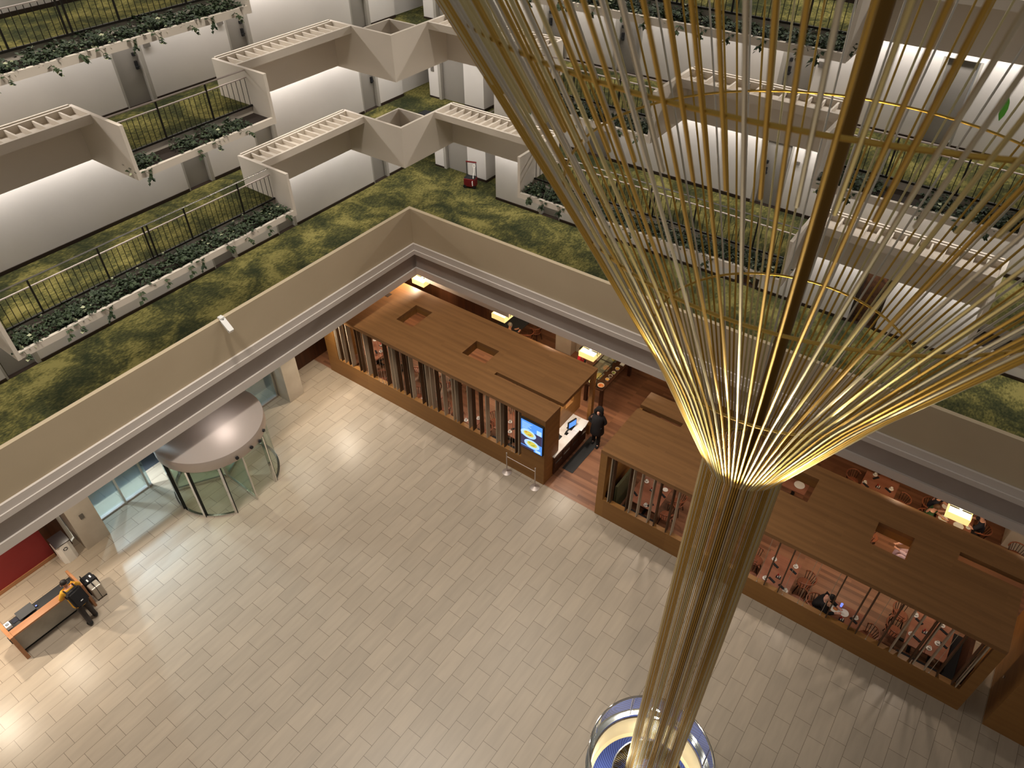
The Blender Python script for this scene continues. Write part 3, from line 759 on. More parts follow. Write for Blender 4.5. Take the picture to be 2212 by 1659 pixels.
# ------------------------------------------------------------------ dining pavilions
def pavilion(name, label, x0, x1, holes, slats, x_front_l, x_front_r, roofpoly=None, y0=13.61, y1=16.76):
    """low wooden pavilion: roof slab with skylight holes, front apron, posts and slats"""
    ox = (x0+x1)/2; pv = thing(name, label, 'pavilion', (ox,y0,0))
    # roof slab made of a grid of rectangles, leaving the holes out
    xs = sorted({x0,x1}|{h[0] for h in holes}|{h[1] for h in holes}); ys = sorted({y0,y1}|{h[2] for h in holes}|{h[3] for h in holes})
    w = MB(); zt, zb = 3.0, 2.86
    cell = lambda i,j: not any(h[0] <= (xs[i]+xs[i+1])/2 <= h[1] and h[2] <= (ys[j]+ys[j+1])/2 <= h[3] for h in holes)
    vt = {}
    def V(i,j,z):
        if (i,j,z) not in vt: vt[(i,j,z)] = w.bm.verts.new((xs[i]-ox,ys[j]-y0,z))
        return vt[(i,j,z)]
    nx, ny = len(xs)-1, len(ys)-1
    full = [[cell(i,j) for j in range(ny)] for i in range(nx)]
    for i in range(nx):
        for j in range(ny):
            if not full[i][j]: continue
            w._f([V(i,j,zt),V(i+1,j,zt),V(i+1,j+1,zt),V(i,j+1,zt)]); w._f([V(i,j+1,zb),V(i+1,j+1,zb),V(i+1,j,zb),V(i,j,zb)])
            for di,dj,a,b in ((-1,0,(i,j+1),(i,j)),(1,0,(i+1,j),(i+1,j+1)),(0,-1,(i,j),(i+1,j)),(0,1,(i+1,j+1),(i,j+1))):
                q, r = i+di, j+dj
                if 0 <= q < nx and 0 <= r < ny and full[q][r]: continue
                w._f([V(*a,zb),V(*b,zb),V(*b,zt),V(*a,zt)])
    w.build('roof', M['oakx'], pv)
    # deep linings of the skylight holes
    for h in holes:
        if h[4] <= 0: continue
        w = MB(); a,b,c,d = h[0]-ox,h[1]-ox,h[2]-y0,h[3]-y0
        for q in ((a-.03,a,c-.03,d+.03),(b,b+.03,c-.03,d+.03),(a,b,c-.03,c),(a,b,d,d+.03)): w.box(*q,2.86-h[4],2.865)
        w.build('skylight_lining', M['oakz'], pv)
    w = MB(); w.box(x0-ox,x1-ox,0,.16,0,.82); w.build('front_apron', M['oakz'], pv)
    w = MB(); w.box(x0-ox,x_front_l-ox,0,.16,.82,2.86); w.build('corner_panel', M['oakz'], pv)
    w = MB(); w.box(x_front_r-ox,x1-ox,0,.16,.82,2.86); w.build('corner_panel', M['oakz'], pv)
    proto = {}
    for x, kind in slats:
        if kind not in proto:
            w = MB()
            if kind == 't':
                w.cyl((0,0,.82),(0,0,2.86),.006,n=5); w.ell((0,0,.84),.02,.02,.02,8,5); o = w.build('wire', M['slatlitpale'], pv)
            else:
                w.box(-.014,.014,.0,.19,.82,2.86); w.bm.faces.ensure_lookup_table()
                if kind == 'p':
                    for f_ in w.bm.faces: f_.material_index = 1
                o = w.build('louvre', [M['slatdark'],M['slatlitpale']], pv)
            proto[kind] = o
        else: o = proto[kind].copy(); COL.objects.link(o)
        o.parent = pv; o.location = (x-ox,.015,0)
    return pv, ox
S1 = [(x-.09,'p') for x in (-18.22,-17.88,-17.50,-16.62,-15.36,-15.20,-14.39,-13.63,-13.43,-12.88,-12.46,-12.32,-11.78,-11.0,-10.58,-10.40,-9.66)] + \
     [(x-.07,'d') for x in (-18.10,-17.68,-17.09,-16.94,-16.40,-15.66,-15.05,-14.74,-14.50,-13.94,-13.74,-13.22,-12.20,-11.62,-11.29,-10.27,-9.80)] + [(x,'t') for x in (-16.8,-16.2,-16.0,-15.85,-14.9,-13.3,-12.7,-10.1,-10.0,-9.9)]
pv1, ox1 = pavilion('dining_pavilion', 'long oak dining pavilion with two square roof holes, left of the counter', -18.95, -8.70,
    [(-16.12,-15.32,14.83,15.92,.20),(-12.95,-11.95,14.73,15.55,.20),(-11.36,-8.70,14.48,14.62,.0)], S1, -18.35, -9.62)
# end wall behind the counter with two square openings, corner post, end panel
w = MB(); X = -9.25-ox1
for q in ((.85,1.05,.95,2.86),(1.05,1.65,.95,1.75),(1.65,2.10,.95,2.86),(2.10,2.60,.95,1.6),(2.60,3.10,.95,2.86)): w.box(X-.1,X,q[0],q[1],q[2],q[3])
w.build('end_wall', M['oakend'], pv1)
w = MB(); w.box(-8.84-ox1,-8.70-ox1,2.92,3.10,0,2.86); w.build('corner_post', M['oakend'], pv1)
w = MB(); w.box(-8.80-ox1,-8.70-ox1,.16,.85,0,2.86); w.build('end_panel', M['oakend'], pv1)
w = MB(); w.box(-18.95-ox1,-18.85-ox1,.16,3.15,0,2.86); w.build('end_panel', M['oakend'], pv1)
w = MB(); w.box(-17.6-ox1,-17.34-ox1,2.06,2.30,3.0,3.012); w.build('roof_vent', M['dark'], pv1)

S2 = [(-6.30,'p'),(-6.21,'d'),(-5.66,'d'),(-5.55,'p'),(-5.28,'p'),(-4.90,'p'),(-4.68,'d'),(-4.27,'d'),(-4.10,'p'),(-2.4,'p'),(-3.1,'d'),(-1.35,'t'),(-1.14,'d'),(-.74,'d'),(-.16,'t'),(-.02,'t'),(.47,'t'),(.62,'d'),(1.22,'d'),(1.43,'d'),(2.02,'d'),
      (2.31,'p'),(2.53,'p'),(2.81,'d'),(2.90,'p'),(3.18,'p'),(3.47,'d'),(3.84,'d'),(3.94,'p'),(-.6,'t'),(1.7,'t'),(3.3,'t')]
pv2, ox2 = pavilion('dining_pavilion', 'long oak dining pavilion behind the rod column with a lone diner inside', -6.69, 4.29,
    [(-6.69,-5.2,15.84,16.04,.0),(-2.05,-1.03,15.24,16.25,.25),(.78,1.70,14.86,15.71,.25),(2.77,4.29,15.65,15.96,.0)], S2, -6.46, 4.03)
w = MB(); w.box(-6.69-ox2,-6.59-ox2,.16,3.15,0,2.86); w.build('end_panel', M['oakend'], pv2)
w = MB(); w.box(4.19-ox2,4.29-ox2,.16,1.2,0,2.86); w.build('end_panel', M['oakend'], pv2)
pv3, ox3 = pavilion('dining_pavilion', 'oak pavilion cut off by the right edge, past the narrow passage', 4.88, 9.0, [], [(6.3,'p'),(6.8,'d'),(7.2,'p')], 5.6, 8.4)
w = MB(); w.box(4.88-ox3,4.98-ox3,.16,3.15,0,2.86); w.build('end_panel', M['oakend'], pv3)
w = MB(); w.cyl((4.86-ox3,.9,1.0),(4.83-ox3,.9,1.0),.04,n=12); w.build('door_knob', M['chrome'], pv3, True)

# menu screen on the pavilion front
tv = thing('menu_screen', 'bright upright menu screen showing two plates of food on the pavilion corner', 'screen', (-9.17,13.56,2.10))
w = MB(); w.box(-.44,.44,-.02,.05,-.66,.66,.004); w.build('bezel', M['blackmat'], tv)
w = MB(); w.box(-.41,.41,-.026,-.019,-.63,.62); scn = w.build('display', M['screen'], tv)
def disc(mb, x, z, rx, rz, y, n=20): mb._f([mb.bm.verts.new((x+rx*math.cos(2*PI*i/n), y, z+rz*math.sin(2*PI*i/n))) for i in range(n)])
w = MB(); w.box(-.41,.41,-.0275,-.026,-.22,-.06); w.box(.10,.41,-.0275,-.026,-.06,.22); w.box(-.41,-.12,-.0275,-.026,-.5,-.22); w.box(-.41,.1,-.0275,-.026,-.63,-.54); w.build('picture_background', M['screendark'], scn)
for x,z in ((-.12,.08),(.02,-.33)):
    w = MB(); disc(w,x,z,.30,.19,-.0285); w.build('picture_plate', M['screentext'], scn)
    w = MB(); disc(w,x+.01,z+.01,.20,.115,-.0295); w.build('picture_pasta', M['screenfood'], scn)
    w = MB()
    for q in range(5): disc(w,x+.10*math.cos(q*2.4),z+.05*math.sin(q*1.9),.03,.02,-.0305,8)
    w.build('picture_garnish', M['screenred'] if z > 0 else M['screengreen'], scn)
w = MB()
for q in range(5): w.box(-.37,-.37+[.40,.34,.30,.36,.22][q],-.029,-.0265,.53-q*.05,.545-q*.05)
for q in range(3): w.box(-.37,-.37+[.30,.26,.18][q],-.029,-.0265,.30-q*.03,.307-q*.03) 
w.box(.16,.36,-.029,-.0265,-.60,-.50); w.box(.20,.38,-.029,-.0265,.22,.42); w.build('picture_text', M['screentext'], scn)

# ------------------------------------------------------------------ host counter and its things
ct = thing('host_counter', 'dark drawer counter with white marble top at the end of the pavilion', 'counter', (-8.92,15.3,0))
w = MB(); w.box(-.32,.30,-1.18,.95,.92,.97,.005); w.build('counter_top', M['marble'], ct)
w = MB(); w.box(-.28,.26,-1.15,.93,.08,.92); w.build('counter_body', M['walnut'], ct)
for j,y in enumerate((-1.12,-.61,-.10,.41)):
    for zz in (.64,.36):
        w = MB(); w.box(.26,.275,y,y+.48,zz,zz+.25); dr = w.build('drawer', M['walnut'], ct)
        w = MB(); w.box(.275,.295,y+.06,y+.42,zz+.19,zz+.21); w.build('handle', M['steel'], dr)
ps = thing('register_monitor', 'black touch-screen register glowing blue on the white counter', 'register', (-8.92,15.62,.97))
w = MB(); w.box(-.12,.08,-.12,.12,0,.04); w.cyl((-.05,0,.03),(-.02,0,.2),.03); w.build('base', M['blackmat'], ps)
w = MB(); w.obox((.03,-.02,.24),(.25,.97,.0),(0,0,1),(.97,-.25,0),.19,.15,.025); w.build('housing', M['blackmat'], ps)
w = MB(); w.obox((.057,-.027,.24),(.25,.97,0),(0,0,1),(.97,-.25,0),.165,.12,.002); w.build('display', M['screen'], ps)
cr = thing('card_terminal', 'small card terminal with lit screen next to the black register', 'card reader', (-8.90,15.28,.97))
w = MB(); w.obox((0,0,.09),(0,1,0),(.3,0,.95),(.95,0,-.3),.07,.10,.02); w.build('body', M['blackmat'], cr)
w = MB(); w.obox((.022,0,.10),(0,1,0),(.3,0,.95),(.95,0,-.3),.055,.07,.002); w.build('display', M['screentext'], cr)
w = MB(); w.box(-.05,.05,-.06,.06,0,.02); w.build('base', M['blackmat'], cr)
ph = thing('telephone', 'black telephone lying near the wall end of the white counter', 'telephone', (-9.02,14.98,.97))
w = MB(); w.prism([(-.08,-.09),(.08,-.09),(.08,.09),(-.08,.09)],0,.04); w.build('body', M['blackmat'], ph)
w = MB(); w.tube([(-.04,-.09,.06),(-.04,-.05,.075),(-.04,.05,.075),(-.04,.09,.06)],.02,6); w.build('handset', M['blackmat'], ph)
w = MB(); w.cyl((0,0,0),(0,0,.14),.035,n=12); w.cyl((0,0,.14),(0,0,.19),.012,n=8); o = tag(w.build('sanitizer_bottle', M['steel']), 'small silver pump bottle against the tall wood panel at the counter end', 'bottle'); o.location = (-9.12,14.72,.97)
def sheet(name, label, x, y, z, wx, wy, rz, m='paper'):
    w = MB(); w.box(-wx/2,wx/2,-wy/2,wy/2,0,.006); o = tag(w.build(name, M[m]), label, 'paper', 'papers on the counter'); o.location = (x,y,z); o.rotation_euler = (0,0,rz); return o
sheet('paper_sheet', 'white sheet at the far outer corner of the counter', -8.72,16.06,.972,.30,.36,.15)
sheet('paper_sheet', 'white sheet lying nearest the register on the counter', -8.76,15.72,.974,.26,.30,-.1)
sheet('paper_sheet', 'white sheet hanging over the front edge of the counter', -8.66,15.82,.982,.22,.3,.05)
w = MB(); w.box(-8.60,-8.18,14.62,16.5,0.0,.012); tag(w.build('floor_mat', M['mat']), 'dark grey floor mat along the drawers of the counter', 'mat')
# stanchions
def stanchion(x, y, label):
    t = thing('stanchion', label, 'stanchion', (x,y,0), 0, 'stanchions by the pavilion')
    w = MB(); w.lathe([(0.001,.07),(.03,.06),(.15,.022),(.17,.012),(.17,0),(0.001,0)], n=24); w.build('base', M['brushed'], t, True)
    w = MB(); w.cyl((0,0,.03),(0,0,.95),.019,n=12); w.ell((0,0,.965),.026,.026,.026,10,6); w.build('post', M['brushed'], t, True)
    return t
stanchion(-10.04,13.35,'brushed metal stanchion left of the rail, in front of the menu screen')
stanchion(-8.87,13.35,'brushed metal stanchion nearest the pavilion corner and passage')
w = MB(); w.tube([(-10.02,13.35,.80),(-9.45,13.35,.795),(-8.89,13.35,.80)],.012,8); tag(w.build('barrier_rail', M['brushed'], None, True), 'thin metal rail joining the two stanchions', 'rail')

# ------------------------------------------------------------------ buffet table
bf = thing('buffet_table', 'dark wooden buffet table with glass sneeze guard behind the counter', 'table', (-9.45,19.0,0))
w = MB(); w.box(-.40,.40,-1.05,1.35,.84,.90,.006); w.build('table_top', M['walnut'], bf)
for x in (-.33,.33):
    for y in (-.95,1.25):
        w = MB(); w.box(x-.06,x+.06,y-.06,y+.06,0,.84); w.build('leg', M['walnut'], bf)
w = MB(); w.box(-.40,.10,-1.0,1.2,1.28,1.29); w.build('guard_glass', M['glassgreen'], bf)
w = MB()
for y in (-1.0,.1,1.2): w.bar((.10,y,.90),(.10,y,1.29),.02); w.bar((.10,y,1.29),(-.40,y,1.29),.02)
w.bar((.10,-1.0,1.29),(.10,1.2,1.29),.02); w.bar((-.40,-1.0,1.29),(-.40,1.2,1.29),.02); w.build('guard_frame', M['black'], bf)
def bowl(x, y, r, food, label, rim='white'):
    t = thing('serving_bowl', label, 'bowl', (x,y,.90), 0, 'serving bowls on the buffet')
    w = MB(); w.lathe([(.001,0),(r*.6,0),(r,.09),(r*.94,.09),(r*.55,.02),(.001,.02)], n=20); w.build('bowl', M[rim], t, True)
    w = MB(); w.ell((0,0,.06),r*.85,r*.85,.045,14,6); w.build('food', M[food], t, True)
bowl(-9.22,18.12,.13,'orangefood','bowl of orange food at the near end of the buffet')
bowl(-9.58,18.12,.15,'greenfood','bowl of green salad under the near end of the glass guard')
for i,(x,y,r,fd,lb) in enumerate([(-9.2,18.55,.08,'yellowfood','small bowl, first of the row along the buffet edge'),(-9.2,18.78,.08,'walnut','small dark-filled bowl, second of the row along the buffet edge'),
      (-9.2,19.02,.08,'greenfood','small bowl with greens in the middle of the buffet edge row'),(-9.2,19.3,.09,'yellowfood','larger yellow-filled bowl toward the far end of the buffet edge')]): bowl(x,y,r,fd,lb)
for i,(x,y,lb) in enumerate([(-9.6,18.6,'pale oblong tray under the glass guard, nearest'),(-9.6,19.15,'pale oblong tray under the glass guard, middle'),(-9.6,19.8,'pale oblong tray under the glass guard, farthest')]):
    t = thing('serving_tray', lb, 'tray', (x,y,.90), 0, 'trays on the buffet')
    w = MB(); w.box(-.15,.15,-.2,.2,0,.04,.01); w.build('tray', M['steel'], t)
    w = MB(); w.ell((0,0,.03),.12,.17,.04,12,6); w.build('food', M[['yellowfood','orangefood','yellowfood'][i]], t, True)
for y,lb in ((19.62,'white napkin stack on the far buffet edge'),(19.9,'white napkin stack at the very end of the buffet')):
    w = MB(); w.box(-9.28,-9.12,y,y+.14,.90,.94,.004); tag(w.build('napkin_stack', M['paper']), lb, 'napkin')

# ------------------------------------------------------------------ pendant lamps
def lamp(x, y, label):
    t = thing('pendant_lamp', label, 'lamp', (x,y,2.28), 0, 'pendant lamps')
    w = MB(); a, b = .31, .29
    for q in ((-a,a,-a,-b),(-a,a,b,a),(-a,-b,-b,b),(b,a,-b,b)): w.box(*q,0,.22)
    w.build('shade', M['shade'], t)
    for s in (-1,1):
        w = MB(); w.box(-.28,.28,.03*s,.28*s,.20,.205); w.build('diffuser', M['diff'], t)
    w = MB(); w.ell((0,0,.24),.04,.04,.045,10,6); w.build('bulb', M['bulb'], t, True)
    w = MB(); w.bar((-.29,0,.21),(.29,0,.21),.02); w.bar((.315,-.06,.1),(.315,-.06,.30),.02); w.bar((.315,.06,.1),(.315,.06,.30),.02); w.build('frame', M['black'], t)
    w = MB(); w.cyl((0,0,.25),(0,0,2.15),.008,n=6); w.build('cord', M['black'], t)
lamp(-17.70,18.02,'square yellow pendant lamp in the inner corner under the grey band')
lamp(-13.64,18.02,'square yellow pendant lamp over the dark table and grey-haired diner')
lamp(-9.72,18.02,'square yellow pendant lamp above the buffet and person in red')
lamp(2.56,18.02,'square yellow pendant lamp over the busy table at the right')

# ------------------------------------------------------------------ chairs and tables
def make_chair():
    t = thing('captains_chair', 'x', 'chair')
    w = MB(); w.lathe([(.001,.46),(.20,.465),(.215,.45),(.205,.425),(.001,.42)], n=20); w.build('seat', M['chairrail'], t, True)
    arc = [(.27*math.cos(a)*(1.0), .26*math.sin(a), .76 if math.sin(a) > 0 else .76-.06*(-math.sin(a))*2) for a in [math.radians(d) for d in range(-35,216,12)]]
    w = MB(); w.tube(arc,.020,8); w.build('back_rail', M['chairrail'], t, True)
    w = MB()
    for d in range(-20,201,20):
        a = math.radians(d); w.cyl((.19*math.cos(a),.18*math.sin(a),.45),(.265*math.cos(a),.255*math.sin(a),.755),.009,n=6)
    w.build('back_spindles', M['chairwood'], t, True)
    for sx in (-1,1):
        for sy in (-1,1):
            w = MB(); w.cyl((.12*sx,.12*sy,.43),(.19*sx,.19*sy,0),.018,.013,n=8); w.build('leg', M['chairwood'], t, True)
    return t
chair0 = make_chair(); used = [0]
def chair(x, y, back, label, group='chairs in the restaurant'):
    """BACK: direction in degrees that the chair back lies from the seat"""
    rz = math.radians(back-90)
    if not used[0]:
        used[0] = 1; chair0.location = (x,y,0); chair0.rotation_euler = (0,0,rz); chair0['label'] = label; chair0['group'] = group; return chair0
    return dup(chair0,(x,y,0),rz,label,group)
def table(x0, x1, y0, y1, label, m='tablewood', h=.75):
    cx, cy = (x0+x1)/2, (y0+y1)/2; hx, hy = (x1-x0)/2, (y1-y0)/2
    t = thing('dining_table', label, 'table', (cx,cy,0), 0, 'dining tables')
    w = MB(); w.box(-hx,hx,-hy,hy,h-.04,h,.005); w.build('table_top', M[m], t)
    w = MB(); w.box(-.05,.05,-.05,.05,.03,h-.04); w.build('pedestal', M['black'], t)
    w = MB(); w.box(-.3,.3,-.04,.04,0,.03); w.box(-.04,.04,-.3,.3,0,.03); w.build('foot', M['black'], t)
    return t
def cup(x, y, label, h=.75):
    t = thing('cup', label, 'cup', (x,y,h), 0, 'white cups on the tables')
    w = MB(); w.lathe([(.001,.012),(.07,.018),(.075,.014),(.03,.0),(.001,.0)], n=16); w.build('saucer', M['white'], t, True)
    w = MB(); w.lathe([(.001,.015),(.03,.018),(.045,.085),(.040,.085),(.027,.03),(.001,.03)], n=16); w.build('bowl', M['white'], t, True)
def plate(x, y, label, r=.13, food=None, h=.75):
    t = thing('plate', label, 'plate', (x,y,h), 0, 'plates on the tables')
    w = MB(); w.lathe([(.001,0),(r*.6,0),(r,.018),(r*.96,.022),(r*.6,.008),(.001,.008)], n=24); w.build('dish', M['white'], t, True)
    if food: w = MB(); w.ell((0.02,0,.012),r*.5,r*.4,.025,10,6); w.build('food', M[food], t, True)
def caddy(x, y, label, h=.75):
    t = thing('condiment_caddy', label, 'caddy', (x,y,h), 0, 'condiment caddies')
    w = MB(); w.box(-.07,.07,-.05,.05,0,.012); w.build('tray', M['blackmat'], t)
    w = MB(); w.cyl((-.03,.02,.01),(-.03,.02,.13),.022,.014,n=10); w.build('red_bottle', M['red'], t, True)
    for dx,dy in ((.03,.02),(.03,-.02),(-.02,-.025)):
        w = MB(); w.cyl((dx,dy,.01),(dx,dy,.07),.016,.013,n=8); w.build('shaker', M['white'], t, True)
def napkin(x, y, rz, label, h=.75):
    w = MB(); w.box(-.11,.11,-.035,.035,0,.02,.004); o = tag(w.build('napkin_roll', M['clothblack']), label, 'napkin', 'dark napkin rolls'); o.location = (x,y,h); o.rotation_euler = (0,0,rz)
def bench(x0, x1, y0, y1, label, m='clothblack', back=None, bm='boothgreen'):
    cx, cy = (x0+x1)/2, (y0+y1)/2
    t = thing('bench_seat', label, 'bench', (cx,cy,0), 0, 'benches')
    w = MB(); w.box(x0-cx,x1-cx,y0-cy,y1-cy,.0,.40); w.build('plinth', M['walnut'], t)
    w = MB(); w.box(x0-cx,x1-cx,y0-cy,y1-cy,.40,.49,.015); w.build('cushion', M[m], t)
    if back: w = MB(); w.box(back[0]-cx,back[1]-cx,back[2]-cy,back[3]-cy,0,1.25); w.build('backrest', M[bm], t)
P1 = 'in the left pavilion'
table(-18.25,-17.20,14.50,15.55,'reddish wood table glowing at the left end inside the left pavilion')
cup(-18.12,15.36,'white cup at the far edge of the glowing leftmost table'); cup(-17.42,14.98,'white cup on the near side of the leftmost table'); caddy(-17.68,15.25,'red condiment caddy on the leftmost table'); napkin(-17.55,14.85,-.5,'dark napkin roll on the leftmost table')
chair(-17.30,14.20,-70,'bow-backed chair at the near corner of the leftmost table'); chair(-16.88,14.98,0,'bow-backed chair at the right side of the leftmost table')
chair(-16.42,13.98,95,'reddish-lit chair between the leftmost table and the first small table')
table(-14.38,-13.72,13.78,14.40,'small table with two white cups near the front slats of the left pavilion')
cup(-14.25,13.92,'white cup on the left of the first small window table'); cup(-13.84,14.14,'white cup on the right of the first small window table')
chair(-14.68,14.08,180,'chair left of the first small window table, left pavilion'); chair(-13.40,14.08,0,'chair right of the first small window table, left pavilion')
table(-12.40,-11.80,13.85,14.40,'small dark red table by the front slats below the second roof hole','tablewood')
cup(-11.96,14.26,'white cup at the corner of the second small window table'); cup(-12.26,13.93,'white cup at the near edge of the second small window table'); caddy(-12.22,14.10,'red condiment caddy on the second small window table')
chair(-12.68,13.98,180,'chair left of the second small window table'); chair(-11.50,14.04,0,'chair right of the second small window table')
table(-11.25,-10.22,14.22,15.12,'square wood table nearest the menu screen in the left pavilion')
cup(-10.94,14.78,'white cup on the far side of the table by the menu screen'); cup(-10.66,14.38,'white cup on the near side of the table by the menu screen'); napkin(-10.62,14.6,.9,'dark napkin roll on the table by the menu screen')
chair(-11.15,15.42,100,'bow-backed chair behind the table by the menu screen'); chair(-11.55,14.72,180,'chair left of the table by the menu screen')
bench(-11.2,-10.2,13.79,14.12,'black bench below the slats beside the menu screen')
table(-14.9,-13.9,15.5,16.3,'dark table deep in the middle of the left pavilion','walnut'); chair(-14.3,15.22,-90,'dark chair in front of the deep middle table'); chair(-13.55,15.9,0,'dark chair at the right of the deep middle table'); cup(-14.4,15.8,'white cup on the deep middle table')
table(-17.0,-16.2,15.0,15.9,'dark table under the first roof hole','walnut'); cup(-16.25,15.75,'white cup on the dark table under the first roof hole')
chair(-15.75,15.30,0,'dark chair right below the first roof hole')
chair(-12.45,16.9,90,'tall dark chair seen through the second roof hole'); 
# second pavilion
table(-5.90,-4.88,14.18,15.32,'large reddish wood table left of the rod column')
cup(-5.70,15.16,'white cup at the far corner of the table left of the column'); cup(-5.26,14.27,'white cup on the near edge of the table left of the column'); caddy(-5.38,14.93,'red condiment caddy on the table left of the column')
napkin(-5.00,14.95,-.4,'dark napkin roll at the right side of the table left of the column'); napkin(-5.14,14.36,.9,'dark napkin roll at the near edge of the table left of the column'); napkin(-5.76,14.50,-.5,'dark napkin roll at the left side of the table left of the column')
plate(-5.05,15.2,'pale plate at the far right corner of the table left of the column',.09)
bench(-5.95,-4.85,13.79,14.10,'black bench in front of the table left of the column')
bench(-6.5,-6.25,14.0,15.2,'olive-backed booth at the left end of the second pavilion','clothblack',(-6.25,-6.17,14.0,15.3))
chair(-4.62,14.52,0,'chair at the near right of the table left of the column'); chair(-4.58,15.20,0,'chair at the far right of the table left of the column')
table(-1.42,-.48,13.80,14.98,'reddish wood table just right of the rod column')
cup(-1.22,14.70,'white cup at the far left of the table right of the column'); cup(-.62,14.82,'white cup at the far right of the table right of the column'); cup(-1.2,13.92,'white cup at the near left of the table right of the column'); cup(-.58,13.86,'white cup at the near right of the table right of the column'); caddy(-.90,14.18,'red condiment caddy on the table right of the column')
napkin(-1.12,14.52,-.4,'dark napkin roll at the far left of the table right of the column'); napkin(-.62,14.62,-.4,'dark napkin roll at the far right of the table right of the column'); napkin(-1.02,13.98,-.4,'dark napkin roll at the near left of the table right of the column'); napkin(-.70,13.92,-.4,'dark napkin roll at the near right of the table right of the column')
chair(-1.70,14.60,180,'chair at the far left of the table right of the column'); chair(-1.62,13.98,180,'chair at the near left of the table right of the column'); chair(-.22,14.66,0,'chair at the far right of the table right of the column'); chair(-.20,13.98,0,'chair at the near right of the table right of the column')
table(.62,1.48,13.80,14.40,'small table with plates in front of the diner in black')
plate(.74,14.12,'white plate nearest the diner in black',.14,'orangefood'); plate(.99,14.13,'second white plate beside the diner, with cutlery',.13); cup(1.30,14.17,'white cup at the right of the lone diner table'); caddy(1.0,13.88,'condiment caddy at the near edge of the lone diner table'); napkin(1.28,14.05,-.4,'dark napkin roll at the right of the lone diner table')
w = MB(); w.cyl((.86,14.30,.75),(.86,14.30,.87),.03,.035,n=12); tag(w.build('tumbler', M['screen']) if False else w.build('tumbler', M['indicator']), 'blue tumbler beside the plate of the lone diner', 'glass')
chair(.24,14.05,180,'chair under the lone diner in black'); chair(1.72,13.98,0,'empty chair facing the lone diner in black')
table(2.56,3.08,14.20,15.45,'reddish wood table near the right end of the second pavilion, left half'); table(3.09,3.60,14.20,15.45,'reddish wood table near the right end of the second pavilion, right half')
cup(2.62,15.22,'white cup at the far left corner of the right-end tables'); cup(2.66,14.55,'white cup in the middle left of the right-end tables'); caddy(2.95,14.82,'red condiment caddy on the right-end tables'); cup(3.28,15.32,'white cup at the far side of the right half table'); cup(3.30,14.68,'white cup in the middle of the right half table'); cup(3.15,14.40,'white cup at the near side of the right half table')
napkin(2.74,15.08,-.4,'dark napkin roll at the far left of the right-end tables'); napkin(2.82,14.5,-.4,'dark napkin roll at the near left of the right-end tables'); napkin(3.36,15.15,-.4,'dark napkin roll at the far right of the right-end tables'); napkin(3.44,14.72,-.4,'dark napkin roll in the middle right of the right-end tables')
chair(2.28,14.62,180,'near chair left of the right-end tables'); chair(2.30,15.22,180,'far chair left of the right-end tables')
bench(2.5,3.6,13.79,14.10,'black bench in front of the right-end tables'); bench(3.64,3.92,14.0,15.5,'black booth at the right end of the second pavilion','clothblack',(3.92,4.0,14.0,15.6),'walnut')
# behind the pavilions
table(-.03,1.0,19.10,19.88,'reddish wood table with red caddy beyond the pavilion roof'); cup(.24,19.80,'white cup at the far edge of the table beyond the roof'); cup(.06,19.26,'white cup at the left of the table beyond the roof'); cup(.83,19.48,'white cup at the right of the table beyond the roof'); caddy(.46,19.32,'red condiment caddy on the table beyond the roof')
napkin(.30,19.68,.9,'dark napkin roll at the far edge of the table beyond the roof'); napkin(.12,19.18,-.5,'dark napkin roll at the left of the table beyond the roof'); napkin(.76,19.38,-.5,'dark napkin roll at the right of the table beyond the roof')
chair(-.30,19.42,180,'chair left of the table beyond the roof'); chair(.55,20.15,90,'chair behind the table beyond the roof'); chair(1.22,19.32,0,'chair right of the table beyond the roof')
table(2.26,3.26,19.05,19.95,'busy table under the right pendant lamp'); plate(2.45,19.2,'white plate at the left of the busy lamp table',.14,'yellowfood'); plate(2.9,19.18,'white plate at the near side of the busy lamp table',.15); cup(3.16,19.28,'white cup at the right of the busy lamp table'); plate(2.42,19.74,'white plate at the far left of the busy lamp table',.12)
chair(1.98,19.02,180,'chair under the diner in green'); chair(2.02,19.62,180,'chair under the brown-haired diner'); chair(3.52,19.52,0,'chair under the diner in navy')
table(-2.1,-1.35,17.6,18.25,'wood table seen through the roof hole by the funnel neck','tablewood'); plate(-1.62,17.92,'white plate seen through the roof hole by the funnel neck',.17)
chair(.86,17.5,180,'dark chair seen through the square roof hole at the right')
table(-14.75,-13.75,18.95,20.0,'charcoal table beside the grey-haired diner','charcoal'); chair(-13.45,19.42,0,'dark chair at the right of the charcoal table'); chair(-13.4,19.95,0,'dark chair farther back at the right of the charcoal table'); chair(-13.35,18.35,-60,'dark chair near the grey-haired diner, below the lamp')
chair(4.55,19.3,60,'bow-backed chair holding a white paper by the far right pillar')
w = MB(); w.box(4.42,4.68,19.18,19.38,.47,.482); tag(w.build('paper_sheet', M['paper']), 'white paper on the chair by the far right pillar', 'paper')

